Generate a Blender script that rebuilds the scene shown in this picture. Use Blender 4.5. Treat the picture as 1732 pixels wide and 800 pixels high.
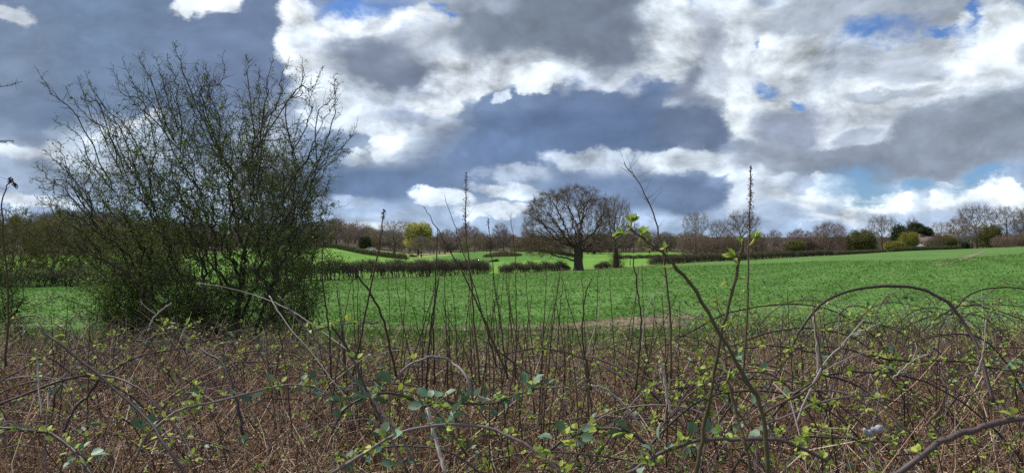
import bpy, math, random
import numpy as np
from mathutils import Vector, Matrix

# ---------------------------------------------------------------- scene, camera, light
scene = bpy.context.scene
for o in list(bpy.data.objects):
    bpy.data.objects.remove(o)
COL = scene.collection
F = 1308.0            # focal length in photograph pixels (photograph 1732 x 800)
CX, CY = 866.0, 400.0
EYE = 0.0             # heights are measured from the eye; the ground here is 1.65 m lower

cam_d = bpy.data.cameras.new('camera')
cam = bpy.data.objects.new('camera', cam_d)
COL.objects.link(cam)
cam.location = (0, 0, EYE)
cam.rotation_euler = (math.radians(90), 0, 0)
cam_d.sensor_width = 36
cam_d.lens = 36 * F / 1732
cam_d.clip_start = 0.05
cam_d.clip_end = 9000
scene.camera = cam
scene.render.resolution_x, scene.render.resolution_y = 1024, 472
scene.view_settings.view_transform = 'Standard'
scene.view_settings.look = 'None'
scene.view_settings.gamma = 1
scene.view_settings.exposure = 0.0
scene.view_settings.use_curve_mapping = False

SUN_EL, SUN_AZ = 47.0, -68.0          # degrees; azimuth from straight ahead, minus is left
sun_d = bpy.data.lights.new('sun', 'SUN')
sun_d.energy = 4.9
sun_d.angle = math.radians(1.5)
sun_d.color = (1.0, 0.95, 0.87)
sun = bpy.data.objects.new('sun', sun_d)
COL.objects.link(sun)
_a, _e = math.radians(SUN_AZ), math.radians(SUN_EL)
sdir = Vector((math.sin(_a) * math.cos(_e), math.cos(_a) * math.cos(_e), math.sin(_e)))
sun.rotation_euler = sdir.to_track_quat('Z', 'Y').to_euler()


def lin(c):
    def f(v):
        v /= 255.0
        return v / 12.92 if v <= 0.04045 else ((v + 0.055) / 1.055) ** 2.4
    return tuple(f(v) for v in c) + (1.0,)


# ---------------------------------------------------------------- sky: Nishita blue with procedural cloud banks
world = bpy.data.worlds.new('World')
scene.world = world
world.use_nodes = True
world.cycles.sampling_method = 'MANUAL'
world.cycles.sample_map_resolution = 256
wn, wl = world.node_tree.nodes, world.node_tree.links
wn.clear()


def W(t, **k):
    n = wn.new(t)
    for a, b in k.items():
        setattr(n, a, b)
    return n


def wmath(op, a, b=None, c=None, clamp=False):
    n = W('ShaderNodeMath', operation=op)
    n.use_clamp = clamp
    for i, v in enumerate((a, b, c)):
        if v is None:
            continue
        if isinstance(v, (int, float)):
            n.inputs[i].default_value = v
        else:
            wl.new(v, n.inputs[i])
    return n.outputs[0]


def wvec(op, a, b):
    n = W('ShaderNodeVectorMath', operation=op)
    for i, v in enumerate((a, b)):
        if isinstance(v, tuple):
            n.inputs[i].default_value = v
        else:
            wl.new(v, n.inputs[i])
    return n


def wnoise(vec, scale, detail, rough, lac=2.0, dist=0.0):
    n = W('ShaderNodeTexNoise', noise_dimensions='3D')
    n.inputs['Scale'].default_value = scale
    n.inputs['Detail'].default_value = detail
    n.inputs['Roughness'].default_value = rough
    n.inputs['Lacunarity'].default_value = lac
    n.inputs['Distortion'].default_value = dist
    wl.new(vec, n.inputs['Vector'])
    return n


geo = W('ShaderNodeTexCoord')
sep = W('ShaderNodeSeparateXYZ')
wl.new(geo.outputs['Generated'], sep.inputs[0])
az = wmath('ARCTAN2', sep.outputs[0], sep.outputs[1])
el = wmath('ARCSINE', sep.outputs[2])
comb = W('ShaderNodeCombineXYZ')
wl.new(az, comb.inputs[0]); wl.new(el, comb.inputs[1])
P = comb.outputs[0]
# billows are longer than high, and flatter towards the horizon
stretch = wvec('MULTIPLY', P, (1.0, 1.5, 1.0)).outputs[0]
# domain warp: a broad one, then a fine one, so bank edges break up into billows
nb = wnoise(stretch, 5.5, 2.0, 0.5)
nf = wnoise(stretch, 17.0, 8.0, 0.66)
w1 = wvec('MULTIPLY', wvec('SUBTRACT', nb.outputs['Color'], (.5, .5, .5)).outputs[0], (0.085, 0.055, 0.0)).outputs[0]
w2 = wvec('MULTIPLY', wvec('SUBTRACT', nf.outputs['Color'], (.5, .5, .5)).outputs[0], (0.095, 0.075, 0.0)).outputs[0]
PW = wvec('ADD', wvec('ADD', P, w1).outputs[0], w2).outputs[0]
PS = wvec('ADD', P, wvec('MULTIPLY', w1, (1.0, 0.6, 0)).outputs[0]).outputs[0]     # softer warp for the broad grey bodies

def azel(px, py):
    x, z = (px - CX) / F, (CY - py) / F
    return math.atan(x), math.atan(z / math.hypot(x, 1))


# lobed heaps: smooth cell distances at two sizes push the bank edges in and out and shade the relief
def wcell(vec, scale):
    v = W('ShaderNodeTexVoronoi', voronoi_dimensions='2D', feature='SMOOTH_F1')
    v.inputs['Scale'].default_value = scale
    v.inputs['Smoothness'].default_value = 0.35
    wl.new(vec, v.inputs['Vector'])
    return v.outputs['Distance']


vq = wvec('ADD', stretch, wvec('MULTIPLY', w2, (0.45, 0.45, 0)).outputs[0]).outputs[0]
LOBE = wmath('ADD', wmath('MULTIPLY', wmath('SUBTRACT', 0.42, wcell(vq, 13.0)), 0.62), wmath('MULTIPLY', wmath('SUBTRACT', 0.42, wcell(vq, 31.0)), 0.38))


def blob_mask(px, py, rx, ry, rot, soft, vec, lobe=0.0):
    a, e = azel(px, py)
    m = W('ShaderNodeMapping', vector_type='TEXTURE')
    m.inputs['Location'].default_value = (a, e, 0)
    m.inputs['Rotation'].default_value = (0, 0, math.radians(rot))
    ca = math.cos(a)
    m.inputs['Scale'].default_value = (rx / F * ca * ca, ry / F * ca, 1)
    wl.new(vec, m.inputs['Vector'])
    ln = W('ShaderNodeVectorMath', operation='LENGTH')
    wl.new(m.outputs[0], ln.inputs[0])
    r = W('ShaderNodeMapRange', interpolation_type='SMOOTHSTEP')
    r.inputs['From Min'].default_value = 1 + soft
    r.inputs['From Max'].default_value = max(0.0, 1 - soft)
    wl.new(wmath('MULTIPLY_ADD', LOBE, -lobe, ln.outputs['Value']) if lobe else ln.outputs['Value'], r.inputs['Value'])
    return r.outputs[0]


def mixc(fac, a, b):
    n = W('ShaderNodeMix', data_type='RGBA')
    if isinstance(fac, (int, float)):
        n.inputs[0].default_value = fac
    else:
        wl.new(fac, n.inputs[0])
    for i, v in ((6, a), (7, b)):
        if isinstance(v, tuple):
            n.inputs[i].default_value = v
        else:
            wl.new(v, n.inputs[i])
    return n.outputs[2]


# base: general broken cloud, used by itself behind and above the camera
g1 = W('ShaderNodeMapRange', interpolation_type='SMOOTHSTEP')
g1.inputs['From Min'].default_value = 0.42
g1.inputs['From Max'].default_value = 0.62
wl.new(wnoise(stretch, 3.2, 6.0, 0.58).outputs['Fac'], g1.inputs['Value'])
cloud = mixc(g1.outputs[0], lin((122, 138, 166)), lin((196, 203, 216)))
hz = W('ShaderNodeMapRange', interpolation_type='SMOOTHSTEP')
hz.inputs['From Min'].default_value = 0.16
hz.inputs['From Max'].default_value = 0.0
wl.new(el, hz.inputs['Value'])
cloud = mixc(wmath('MULTIPLY', hz.outputs[0], 0.85), cloud, lin((158, 176, 206)))

S, H = 0.55, 0.16      # soft and hard edges
# px, py, rx, ry, turn, colour, edge, opacity, warped by billows?
BANKS = [
    # left: slate bank with lighter streaks under it
    (190, 90, 330, 190, 0, (104, 121, 150), 0.35, 1.0, 0),
    (420, 70, 110, 120, 0, (104, 118, 150), 0.4, 0.9, 0),
    (40, 90, 80, 80, 0, (122, 134, 158), 0.6, 0.5, 0),
    (100, 300, 260, 40, 3, (150, 164, 190), 0.6, 0.8, 0),
    (60, 250, 120, 14, -8, (205, 212, 224), 0.5, 0.9, 1),
    (190, 245, 110, 40, 10, (186, 196, 212), 0.6, 0.7, 1),
    (40, 330, 90, 14, 0, (212, 219, 230), 0.5, 0.9, 1),
    (200, 215, 60, 10, 20, (210, 214, 222), 0.5, 0.7, 1),
    (20, 12, 34, 12, 0, (196, 200, 210), 0.5, 0.9, 1),
    (338, 4, 48, 18, 0, (232, 236, 244), 0.35, 1.0, 1),
    (560, 235, 70, 70, 0, (112, 130, 162), 0.5, 0.8, 0),
    # bright bank, centre left
    (512, 70, 50, 66, 10, (236, 239, 246), 0.22, 1.0, 1),
    (600, 52, 130, 38, 4, (232, 236, 245), 0.22, 1.0, 1),
    (720, 90, 90, 56, -20, (236, 239, 246), 0.22, 1.0, 1),
    (760, 130, 70, 40, 0, (228, 232, 241), 0.25, 1.0, 1),
    (560, 140, 60, 60, 0, (218, 223, 234), 0.3, 1.0, 1),
    (660, 190, 120, 60, -10, (212, 218, 231), 0.25, 1.0, 1),
    (610, 190, 60, 46, 0, (208, 215, 228), 0.3, 1.0, 1),
    (730, 160, 60, 50, 0, (230, 234, 243), 0.25, 1.0, 1),
    (740, 218, 46, 26, 0, (205, 212, 226), 0.25, 1.0, 1),
    (650, 120, 104, 50, -4, (112, 120, 142), 0.42, 1.0, 2),
    (700, 78, 60, 30, 0, (168, 174, 190), 0.5, 0.7, 2),
    (630, 100, 66, 36, 0, (120, 127, 147), 0.5, 0.8, 2),
    (508, 58, 26, 18, 0, (175, 182, 198), 0.6, 0.6, 2),
    (690, 200, 66, 16, 0, (150, 161, 186), 0.5, 0.8, 2),
    (640, 165, 60, 14, 0, (190, 198, 214), 0.5, 0.7, 2),
    (700, 256, 68, 20, 0, (214, 221, 233), 0.22, 1.0, 1),
    (655, 258, 34, 18, 0, (224, 230, 240), 0.22, 1.0, 1),
    (745, 238, 44, 22, 0, (196, 205, 221), 0.3, 1.0, 1),
    (606, 270, 28, 8, 0, (214, 222, 234), 0.3, 1.0, 1),
    (720, 268, 50, 8, 0, (150, 166, 196), 0.5, 0.6, 2),
    # grey roof cloud, top centre, lit rim under it
    (880, 110, 160, 44, 6, (220, 225, 236), 0.3, 1.0, 1),
    (1080, 130, 130, 26, 4, (206, 212, 226), 0.3, 1.0, 1),
    (1130, 60, 70, 90, 0, (222, 227, 236), 0.25, 1.0, 1),
    (820, 60, 70, 30, 20, (180, 186, 200), 0.5, 0.8, 1),
    (920, 30, 180, 70, 6, (112, 120, 136), 0.32, 1.0, 2),
    (1020, 60, 80, 58, 0, (108, 115, 132), 0.4, 1.0, 2),
    (800, 10, 70, 22, 0, (160, 168, 186), 0.5, 0.8, 2),
    # dark blue belt across the centre
    (1000, 195, 200, 56, 2, (98, 114, 148), 0.24, 1.0, 1),
    (870, 200, 60, 60, 0, (108, 125, 158), 0.3, 1.0, 1),
    (1000, 228, 240, 44, 0, (88, 106, 142), 0.32, 0.95, 0),
    (1190, 150, 60, 70, 0, (122, 128, 146), 0.34, 1.0, 1),
    (1150, 220, 70, 40, 0, (92, 104, 132), 0.35, 0.9, 1),
    (840, 265, 130, 40, 0, (98, 118, 156), 0.5, 0.9, 0),
    (905, 132, 44, 17, 0, (226, 231, 240), 0.25, 1.0, 1),
    (855, 160, 22, 9, 20, (204, 212, 228), 0.3, 0.9, 1),
    (640, 312, 170, 32, 0, (98, 117, 152), 0.45, 1.0, 0),
    (560, 270, 40, 30, 0, (106, 126, 160), 0.5, 0.8, 0),
    (600, 345, 110, 14, 0, (140, 158, 190), 0.6, 0.8, 0),
    (600, 335, 50, 14, 0, (168, 184, 210), 0.5, 0.8, 1),
    # lit streaks low in the centre
    (850, 320, 70, 14, -6, (206, 215, 230), 0.3, 1.0, 1),
    (760, 337, 38, 13, 0, (208, 216, 230), 0.3, 1.0, 1),
    (880, 290, 70, 14, 0, (176, 188, 210), 0.4, 0.9, 1),
    (840, 352, 60, 10, 0, (212, 220, 233), 0.3, 1.0, 1),
    (620, 384, 90, 7, 0, (222, 229, 240), 0.5, 1.0, 0),
    (1010, 275, 80, 18, -4, (192, 202, 220), 0.35, 1.0, 1),
    (1150, 276, 100, 20, 0, (206, 213, 226), 0.3, 1.0, 1),
    (1050, 322, 150, 30, 0, (108, 126, 160), 0.35, 1.0, 0),
    (1170, 335, 70, 34, 0, (102, 119, 152), 0.35, 1.0, 1),
    (1090, 374, 100, 12, 0, (168, 184, 212), 0.5, 0.9, 0),
    # right: broken pale cloud
    (1440, 120, 270, 130, 0, (184, 190, 203), 0.3, 1.0, 1),
    (1250, 60, 90, 90, 0, (206, 211, 221), 0.35, 1.0, 1),
    (1660, 120, 160, 100, 0, (192, 198, 210), 0.3, 1.0, 1),
    (1400, 20, 130, 26, 0, (158, 164, 178), 0.5, 0.9, 1),
    (1560, 24, 90, 34, 0, (150, 156, 170), 0.5, 0.9, 1),
    (1340, 95, 60, 44, 0, (220, 224, 232), 0.3, 0.9, 1),
    (1280, 195, 64, 52, 0, (222, 227, 235), 0.25, 1.0, 1),
    (1400, 205, 70, 44, 0, (212, 217, 228), 0.3, 1.0, 1),
    (1560, 150, 150, 48, 0, (216, 220, 229), 0.28, 1.0, 1),
    (1660, 70, 100, 40, 12, (218, 223, 232), 0.26, 1.0, 1),
    (1440, 110, 44, 30, 0, (172, 179, 194), 0.4, 0.9, 1),
    (1200, 80, 26, 60, 0, (150, 155, 172), 0.6, 0.7, 1),
    (1530, 120, 40, 24, 0, (168, 175, 190), 0.5, 0.8, 1),
    (1500, 165, 60, 10, 0, (160, 168, 184), 0.5, 0.8, 1),
    (1620, 170, 80, 9, 0, (176, 183, 197), 0.5, 0.7, 1),
    (1180, 225, 50, 34, 0, (94, 106, 134), 0.35, 0.9, 1),
    (1330, 225, 66, 46, 0, (140, 146, 166), 0.36, 1.0, 2),
    (1620, 235, 190, 52, 0, (134, 141, 157), 0.32, 1.0, 2),
    (1720, 200, 90, 56, 0, (130, 138, 154), 0.36, 1.0, 2),
    (1450, 270, 190, 26, 0, (132, 139, 156), 0.34, 1.0, 2),
    (1460, 215, 50, 26, 0, (196, 202, 214), 0.4, 0.9, 1),
    (1450, 232, 30, 12, 0, (150, 157, 174), 0.5, 0.8, 1),
    (1290, 265, 60, 26, 0, (150, 157, 174), 0.4, 0.9, 2),
    # heaped cumulus low on the right
    (1290, 330, 60, 50, 0, (196, 204, 219), 0.3, 1.0, 1),
    (1560, 352, 220, 34, 0, (203, 212, 228), 0.24, 1.0, 1),
    (1610, 320, 44, 26, 0, (230, 235, 243), 0.14, 1.0, 1),
    (1500, 335, 46, 26, 0, (228, 233, 242), 0.14, 1.0, 1),
    (1430, 345, 44, 26, 0, (226, 232, 241), 0.14, 1.0, 1),
    (1370, 330, 46, 40, 0, (220, 226, 236), 0.2, 1.0, 1),
    (1700, 330, 60, 28, 0, (228, 232, 240), 0.16, 1.0, 1),
    (1330, 360, 50, 16, 0, (160, 175, 204), 0.5, 0.8, 1),
    (1340, 310, 20, 24, 0, (152, 163, 188), 0.5, 0.8, 1),
    (1560, 360, 130, 14, 0, (160, 176, 205), 0.5, 0.8, 2),
    (1400, 348, 16, 12, 0, (150, 165, 194), 0.5, 0.7, 2),
    (1620, 342, 36, 10, 0, (166, 180, 206), 0.5, 0.7, 2),
]
PM = wvec('ADD', wvec('ADD', P, w1).outputs[0], wvec('MULTIPLY', w2, (0.60, 0.60, 0)).outputs[0]).outputs[0]
for ib, (px, py, rx, ry, rot, c, soft, op, wk) in enumerate(BANKS):
    if ib % 12 == 11:      # a vanishing dependency keeps the shader's working memory small
        eps = wvec('MULTIPLY', cloud, (1e-7, 1e-7, 0)).outputs[0]
        PS, PW, PM = [wvec('ADD', v, eps).outputs[0] for v in (PS, PW, PM)]
    m = blob_mask(px, py, rx, ry, rot, soft * (0.75 if wk == 1 else 1), (PS, PM, PM)[wk], 1.0 if wk == 1 else (0.5 if wk == 2 else 0))
    if op < 1:
        m = wmath('MULTIPLY', m, op)
    cloud = mixc(m, cloud, lin(c))
# relief of the billows: lit on the side towards the sun (up and to the left), shaded on the other
q0 = wvec('ADD', stretch, wvec('MULTIPLY', w1, (1.4, 1.4, 0)).outputs[0]).outputs[0]
ra = wnoise(q0, 11.0, 8.0, 0.60)
rb = wnoise(wvec('ADD', q0, (-0.010, 0.022, 0)).outputs[0], 11.0, 5.0, 0.60)
relm = W('ShaderNodeMapRange')
relm.inputs['From Min'].default_value = -0.16
relm.inputs['From Max'].default_value = 0.16
relm.inputs['To Min'].default_value = 0.72
relm.inputs['To Max'].default_value = 1.42
wl.new(wmath('SUBTRACT', ra.outputs['Fac'], rb.outputs['Fac']), relm.inputs['Value'])
cloud = wvec('MULTIPLY', wvec('ADD', cloud, (0.024, 0.034, 0.044)).outputs[0], (1.0, 1.04, 1.03))
# bright heaps carry strong relief, the grey undersides stay smooth
lum = W('ShaderNodeMapRange')
lum.inputs['From Min'].default_value = 0.16
lum.inputs['From Max'].default_value = 0.60
lum.inputs['To Min'].default_value = 0.30
lum.inputs['To Max'].default_value = 1.15
sl = W('ShaderNodeSeparateXYZ'); wl.new(cloud.outputs[0], sl.inputs[0])
wl.new(sl.outputs[1], lum.inputs['Value'])
fine = wmath('ADD', wmath('MULTIPLY', wmath('SUBTRACT', nf.outputs['Fac'], 0.5), 0.45), wmath('MULTIPLY', LOBE, 0.75))
shade = wmath('ADD', wmath('MULTIPLY', wmath('ADD', wmath('SUBTRACT', relm.outputs[0], 1.08), fine), lum.outputs[0]), 1.08)
sc = W('ShaderNodeVectorMath', operation='SCALE')
wl.new(cloud.outputs[0], sc.inputs[0]); wl.new(shade, sc.inputs['Scale'])
cloud = sc.outputs[0]

# gaps of open sky
sky = W('ShaderNodeTexSky', sky_type='NISHITA')
sky.sun_disc = False
sky.sun_elevation = math.radians(SUN_EL)
sky.sun_rotation = math.radians(SUN_AZ)
sky.altitude = 100
sky.air_density = 1.0
sky.dust_density = 0.6
sky.ozone_density = 2.2
gap = None
GAPS = [(612, 8, 64, 15, 0), (735, 36, 16, 8, 0), (1478, 58, 52, 15, 8), (1580, 66, 46, 9, -8), (1642, 22, 15, 30, 0),
        (1300, 148, 26, 10, 0), (1350, 176, 14, 8, 0), (1432, 306, 62, 20, 0), (1660, 298, 74, 10, 3), (1450, 324, 30, 8, 0),
        (1284, 66, 10, 6, 0), (1560, 302, 60, 6, 0)]
for (px, py, rx, ry, rot) in GAPS:
    m = blob_mask(px, py, rx, ry * 1.2, rot, 0.85, PW)
    gap = m if gap is None else wmath('MAXIMUM', gap, m)
gap = wmath('MULTIPLY', wmath('SUBTRACT', gap, wmath('MULTIPLY', wmath('MAXIMUM', wmath('SUBTRACT', ra.outputs['Fac'], 0.5), 0.0), 3.0)), 0.95, clamp=True)
gap = wmath('MAXIMUM', gap, 0.0)
STR = 0.1
skyc = wvec('MULTIPLY', sky.outputs[0], (0.50, 0.76, 1.20)).outputs[0]
cl10 = W('ShaderNodeVectorMath', operation='SCALE')
wl.new(cloud, cl10.inputs[0]); cl10.inputs['Scale'].default_value = 1.0 / STR
final = mixc(gap, cl10.outputs[0], skyc)
bg = W('ShaderNodeBackground')
bg.inputs['Strength'].default_value = STR
wl.new(final, bg.inputs['Color'])
wo = W('ShaderNodeOutputWorld')
wl.new(bg.outputs[0], wo.inputs['Surface'])

# ---------------------------------------------------------------- helpers
rng = np.random.default_rng(7)


def nrm(v):
    return v / np.maximum(np.linalg.norm(v, axis=-1, keepdims=True), 1e-9)


def pt(px, py, Y):
    """world point at depth Y seen at photograph pixel px, py (used to measure positions off the photograph)"""
    return np.array([(px - CX) / F * Y, Y, (CY - py) / F * Y])


class Geo:
    """collects faces; build() links them as one mesh object"""
    def __init__(self):
        self.v, self.f, self.n, self.m, self.r, self.c = [], [], [], [], [], 0

    def add(self, verts, faces, mat=0, rnd=None, smooth=False):
        verts = np.asarray(verts, dtype=np.float32).reshape(-1, 3)
        faces = np.asarray(faces, dtype=np.int32)
        if len(verts) == 0 or len(faces) == 0:
            return
        self.v.append(verts)
        self.f.append((faces + self.c).ravel())
        self.n.append(np.full(len(faces), faces.shape[1], np.int32))
        self.m.append(np.full(len(faces), mat, np.int32))
        if rnd is None:
            rnd = np.zeros(len(verts))
        self.r.append(np.broadcast_to(np.asarray(rnd, dtype=np.float32), (len(verts),)).astype(np.float32))
        self.c += len(verts)

    def mesh(self, name, mats, smooth=True, origin=(0, 0, 0)):
        me = bpy.data.meshes.new(name)
        v = np.concatenate(self.v) - np.array(origin, dtype=np.float32)
        f = np.concatenate(self.f); n = np.concatenate(self.n)
        me.vertices.add(len(v)); me.vertices.foreach_set('co', v.ravel())
        me.loops.add(len(f)); me.loops.foreach_set('vertex_index', f)
        me.polygons.add(len(n))
        st = np.zeros(len(n), np.int32); st[1:] = np.cumsum(n)[:-1]
        me.polygons.foreach_set('loop_start', st)
        me.polygons.foreach_set('material_index', np.concatenate(self.m))
        if smooth:
            me.polygons.foreach_set('use_smooth', np.ones(len(n), bool))
        at = me.attributes.new('rnd', 'FLOAT', 'POINT')
        at.data.foreach_set('value', np.concatenate(self.r))
        for m in mats if isinstance(mats, (list, tuple)) else [mats]:
            me.materials.append(m)
        me.update(calc_edges=True)
        return me

    def build(self, name, mats, parent=None, smooth=True, origin=(0, 0, 0)):
        o = bpy.data.objects.new(name, self.mesh(name, mats, smooth, origin))
        COL.objects.link(o)
        if parent is not None:
            o.parent = parent
        else:
            o.location = origin
        return o


def tag(o, label=None, cat=None, group=None, kind=None):
    for k, v in (('label', label), ('category', cat), ('group', group), ('kind', kind)):
        if v:
            o[k] = v
    return o


def thing(name, loc, label, cat, group=None):
    o = bpy.data.objects.new(name, None)
    COL.objects.link(o)
    o.location = loc
    return tag(o, label, cat, group)


def frames(d):
    ref = np.where(np.abs(d[:, 2:3]) > 0.9, np.array([[1.0, 0.13, 0]]), np.array([[0.0, 0.11, 1.0]]))
    u = nrm(np.cross(d, ref))
    return u, np.cross(d, u)


def segs(g, P0, P1, R0, R1, n=3, mat=0, rnd=None):
    """a tapered prism per segment"""
    P0 = np.asarray(P0, float).reshape(-1, 3); P1 = np.asarray(P1, float).reshape(-1, 3)
    S = len(P0)
    if S == 0:
        return
    R0 = np.broadcast_to(R0, (S,)); R1 = np.broadcast_to(R1, (S,))
    u, w = frames(nrm(P1 - P0))
    a = np.arange(n) * 2 * np.pi / n
    ring = u[:, None, :] * np.cos(a)[None, :, None] + w[:, None, :] * np.sin(a)[None, :, None]
    A = P0[:, None] + ring * R0[:, None, None]
    B = P1[:, None] + ring * R1[:, None, None]
    V = np.concatenate([A, B], 1).reshape(-1, 3)
    i = np.arange(n); j = (i + 1) % n
    q = np.stack([i, j, j + n, i + n], 1)
    fc = (q[None] + (np.arange(S) * 2 * n)[:, None, None]).reshape(-1, 4)
    if rnd is not None:
        rnd = np.repeat(np.broadcast_to(rnd, (S,)), 2 * n)
    g.add(V, fc, mat, rnd)


def chain(g, pts, rad, n=6, mat=0, rnd=0.0):
    """one smooth tapered tube through points, closed at the ends"""
    pts = np.asarray(pts, float); k = len(pts)
    rad = np.broadcast_to(rad, (k,))
    t = nrm(np.gradient(pts, axis=0))
    u = np.cross(t[0], [0.1, 0.2, 1.0]); u /= np.linalg.norm(u) + 1e-9
    rings = []
    a = np.arange(n) * 2 * np.pi / n
    for q in range(k):
        u = u - t[q] * np.dot(u, t[q]); u /= np.linalg.norm(u) + 1e-9
        w = np.cross(t[q], u)
        rings.append(pts[q] + rad[q] * (np.cos(a)[:, None] * u + np.sin(a)[:, None] * w))
    V = np.concatenate(rings + [pts[:1], pts[-1:]])
    i = np.arange(n); j = (i + 1) % n
    q4 = np.concatenate([np.stack([i + n * s, j + n * s, j + n * (s + 1), i + n * (s + 1)], 1) for s in range(k - 1)])
    g.add(V, q4, mat, rnd)
    g.f.append(np.concatenate([np.stack([j, i, np.full(n, n * k)], 1), np.stack([i + n * (k - 1), j + n * (k - 1), np.full(n, n * k + 1)], 1)]).ravel() + g.c - len(V))
    g.n.append(np.full(2 * n, 3, np.int32)); g.m.append(np.full(2 * n, mat, np.int32))


def spline(ctrl, k):
    """Catmull-Rom through control points"""
    c = np.asarray(ctrl, float)
    c = np.vstack([2 * c[0] - c[1], c, 2 * c[-1] - c[-2]])
    out = []
    m = len(c) - 3
    for t in np.linspace(0, m - 1e-6, k):
        i = int(t); f = t - i
        p0, p1, p2, p3 = c[i:i + 4]
        out.append(0.5 * ((2 * p1) + (-p0 + p2) * f + (2 * p0 - 5 * p1 + 4 * p2 - p3) * f * f + (-p0 + 3 * p1 - 3 * p2 + p3) * f ** 3))
    return np.array(out)


def rand_dir(n, r=None):
    return nrm((r or rng).normal(size=(n, 3)))


def diamonds(g, P, D, N, L, Wd, mat=0, rnd=None):
    """small folded leaves: base, two sides, tip, each half its own face"""
    S = len(P)
    D = nrm(D); X = nrm(np.cross(D, N)); N2 = np.cross(X, D)
    L = np.broadcast_to(L, (S,))[:, None]; Wd = np.broadcast_to(Wd, (S,))[:, None]
    b = P; t = P + D * L; m = P + D * L * 0.45
    l = m - X * Wd + N2 * Wd * 0.45; r = m + X * Wd + N2 * Wd * 0.45
    V = np.stack([b, l, t, r], 1).reshape(-1, 3)
    k = np.arange(S)[:, None] * 4
    fc = np.concatenate([k + np.array([0, 2, 1]), k + np.array([0, 3, 2])])
    g.add(V, fc, mat, None if rnd is None else np.repeat(rnd, 4))


def leaves(g, P, D, N, L, Wd, mat=0, rnd=None, droop=0.12):
    """ovate leaves with a midrib crease"""
    S = len(P)
    D = nrm(D); X = nrm(np.cross(D, N)); N2 = np.cross(X, D)
    L = np.broadcast_to(L, (S,))[:, None]; Wd = np.broadcast_to(Wd, (S,))[:, None]
    def q(a, b, c):
        return P + D * L * a + X * Wd * b + N2 * Wd * c
    V = np.stack([q(0, 0, 0), q(.22, -.85, .25), q(.6, -.9, .2), q(1, 0, -droop * 3), q(.6, .9, .2), q(.22, .85, .25),
                  q(.3, 0, -.12), q(.66, 0, -.1)], 1).reshape(-1, 3)
    k = np.arange(S)[:, None] * 8
    tri = np.concatenate([k + np.array(t) for t in ((0, 6, 1), (2, 7, 3), (0, 5, 6), (4, 3, 7))])
    quad = np.concatenate([k + np.array(t) for t in ((1, 6, 7, 2), (5, 4, 7, 6))])
    rr = None if rnd is None else np.repeat(rnd, 8)
    g.add(V, tri, mat, rr)
    g.f.append((quad + g.c - len(V)).ravel()); g.n.append(np.full(len(quad), 4, np.int32)); g.m.append(np.full(len(quad), mat, np.int32))


# ---------------------------------------------------------------- materials
def mat(name, stops, rough=0.85, trans=0.0, spec=0.25, noise=None, bump=None, attr='rnd', vary=0.0):
    """colour from the per-piece 'rnd' value (or a noise) through a ramp; optional translucency and bump"""
    m = bpy.data.materials.new(name)
    m.use_nodes = True
    nt = m.node_tree; nt.nodes.clear()
    N, L = nt.nodes.new, nt.links.new
    ramp = N('ShaderNodeValToRGB')
    el_ = ramp.color_ramp.elements
    while len(el_) > 1:
        el_.remove(el_[-1])
    for i, (p, c) in enumerate(stops):
        e = el_[0] if i == 0 else el_.new(p)
        e.position = p; e.color = (*c, 1)
    tc = N('ShaderNodeTexCoord')
    if noise:
        nz = N('ShaderNodeTexNoise'); nz.inputs['Scale'].default_value = noise[0]
        nz.inputs['Detail'].default_value = noise[1]; nz.inputs['Roughness'].default_value = 0.6
        L(tc.outputs['Object'], nz.inputs['Vector'])
        src = nz.outputs['Fac']
    else:
        at = N('ShaderNodeAttribute'); at.attribute_name = attr
        src = at.outputs['Fac']
    L(src, ramp.inputs[0])
    col = ramp.outputs[0]
    if vary:
        nv = N('ShaderNodeTexNoise'); nv.inputs['Scale'].default_value = vary; nv.inputs['Detail'].default_value = 3
        L(tc.outputs['Object'], nv.inputs['Vector'])
        mr = N('ShaderNodeMapRange'); mr.inputs['From Min'].default_value = .3; mr.inputs['From Max'].default_value = .7
        mr.inputs['To Min'].default_value = .62; mr.inputs['To Max'].default_value = 1.35
        L(nv.outputs['Fac'], mr.inputs['Value'])
        sc_ = N('ShaderNodeVectorMath'); sc_.operation = 'SCALE'
        L(col, sc_.inputs[0]); L(mr.outputs[0], sc_.inputs['Scale']); col = sc_.outputs[0]
    p = N('ShaderNodeBsdfPrincipled')
    p.inputs['Roughness'].default_value = rough
    p.inputs['Specular IOR Level'].default_value = spec
    L(col, p.inputs['Base Color'])
    if bump:
        nb_ = N('ShaderNodeTexNoise'); nb_.inputs['Scale'].default_value = bump[0]; nb_.inputs['Detail'].default_value = 5
        L(tc.outputs['Object'], nb_.inputs['Vector'])
        bm = N('ShaderNodeBump'); bm.inputs['Strength'].default_value = bump[1]; bm.inputs['Distance'].default_value = bump[2]
        L(nb_.outputs['Fac'], bm.inputs['Height']); L(bm.outputs[0], p.inputs['Normal'])
    out = N('ShaderNodeOutputMaterial')
    if trans:
        t = N('ShaderNodeBsdfTranslucent'); L(col, t.inputs['Color'])
        mx = N('ShaderNodeMixShader'); mx.inputs[0].default_value = trans
        L(p.outputs[0], mx.inputs[1]); L(t.outputs[0], mx.inputs[2]); L(mx.outputs[0], out.inputs['Surface'])
    else:
        L(p.outputs[0], out.inputs['Surface'])
    return m


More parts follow.
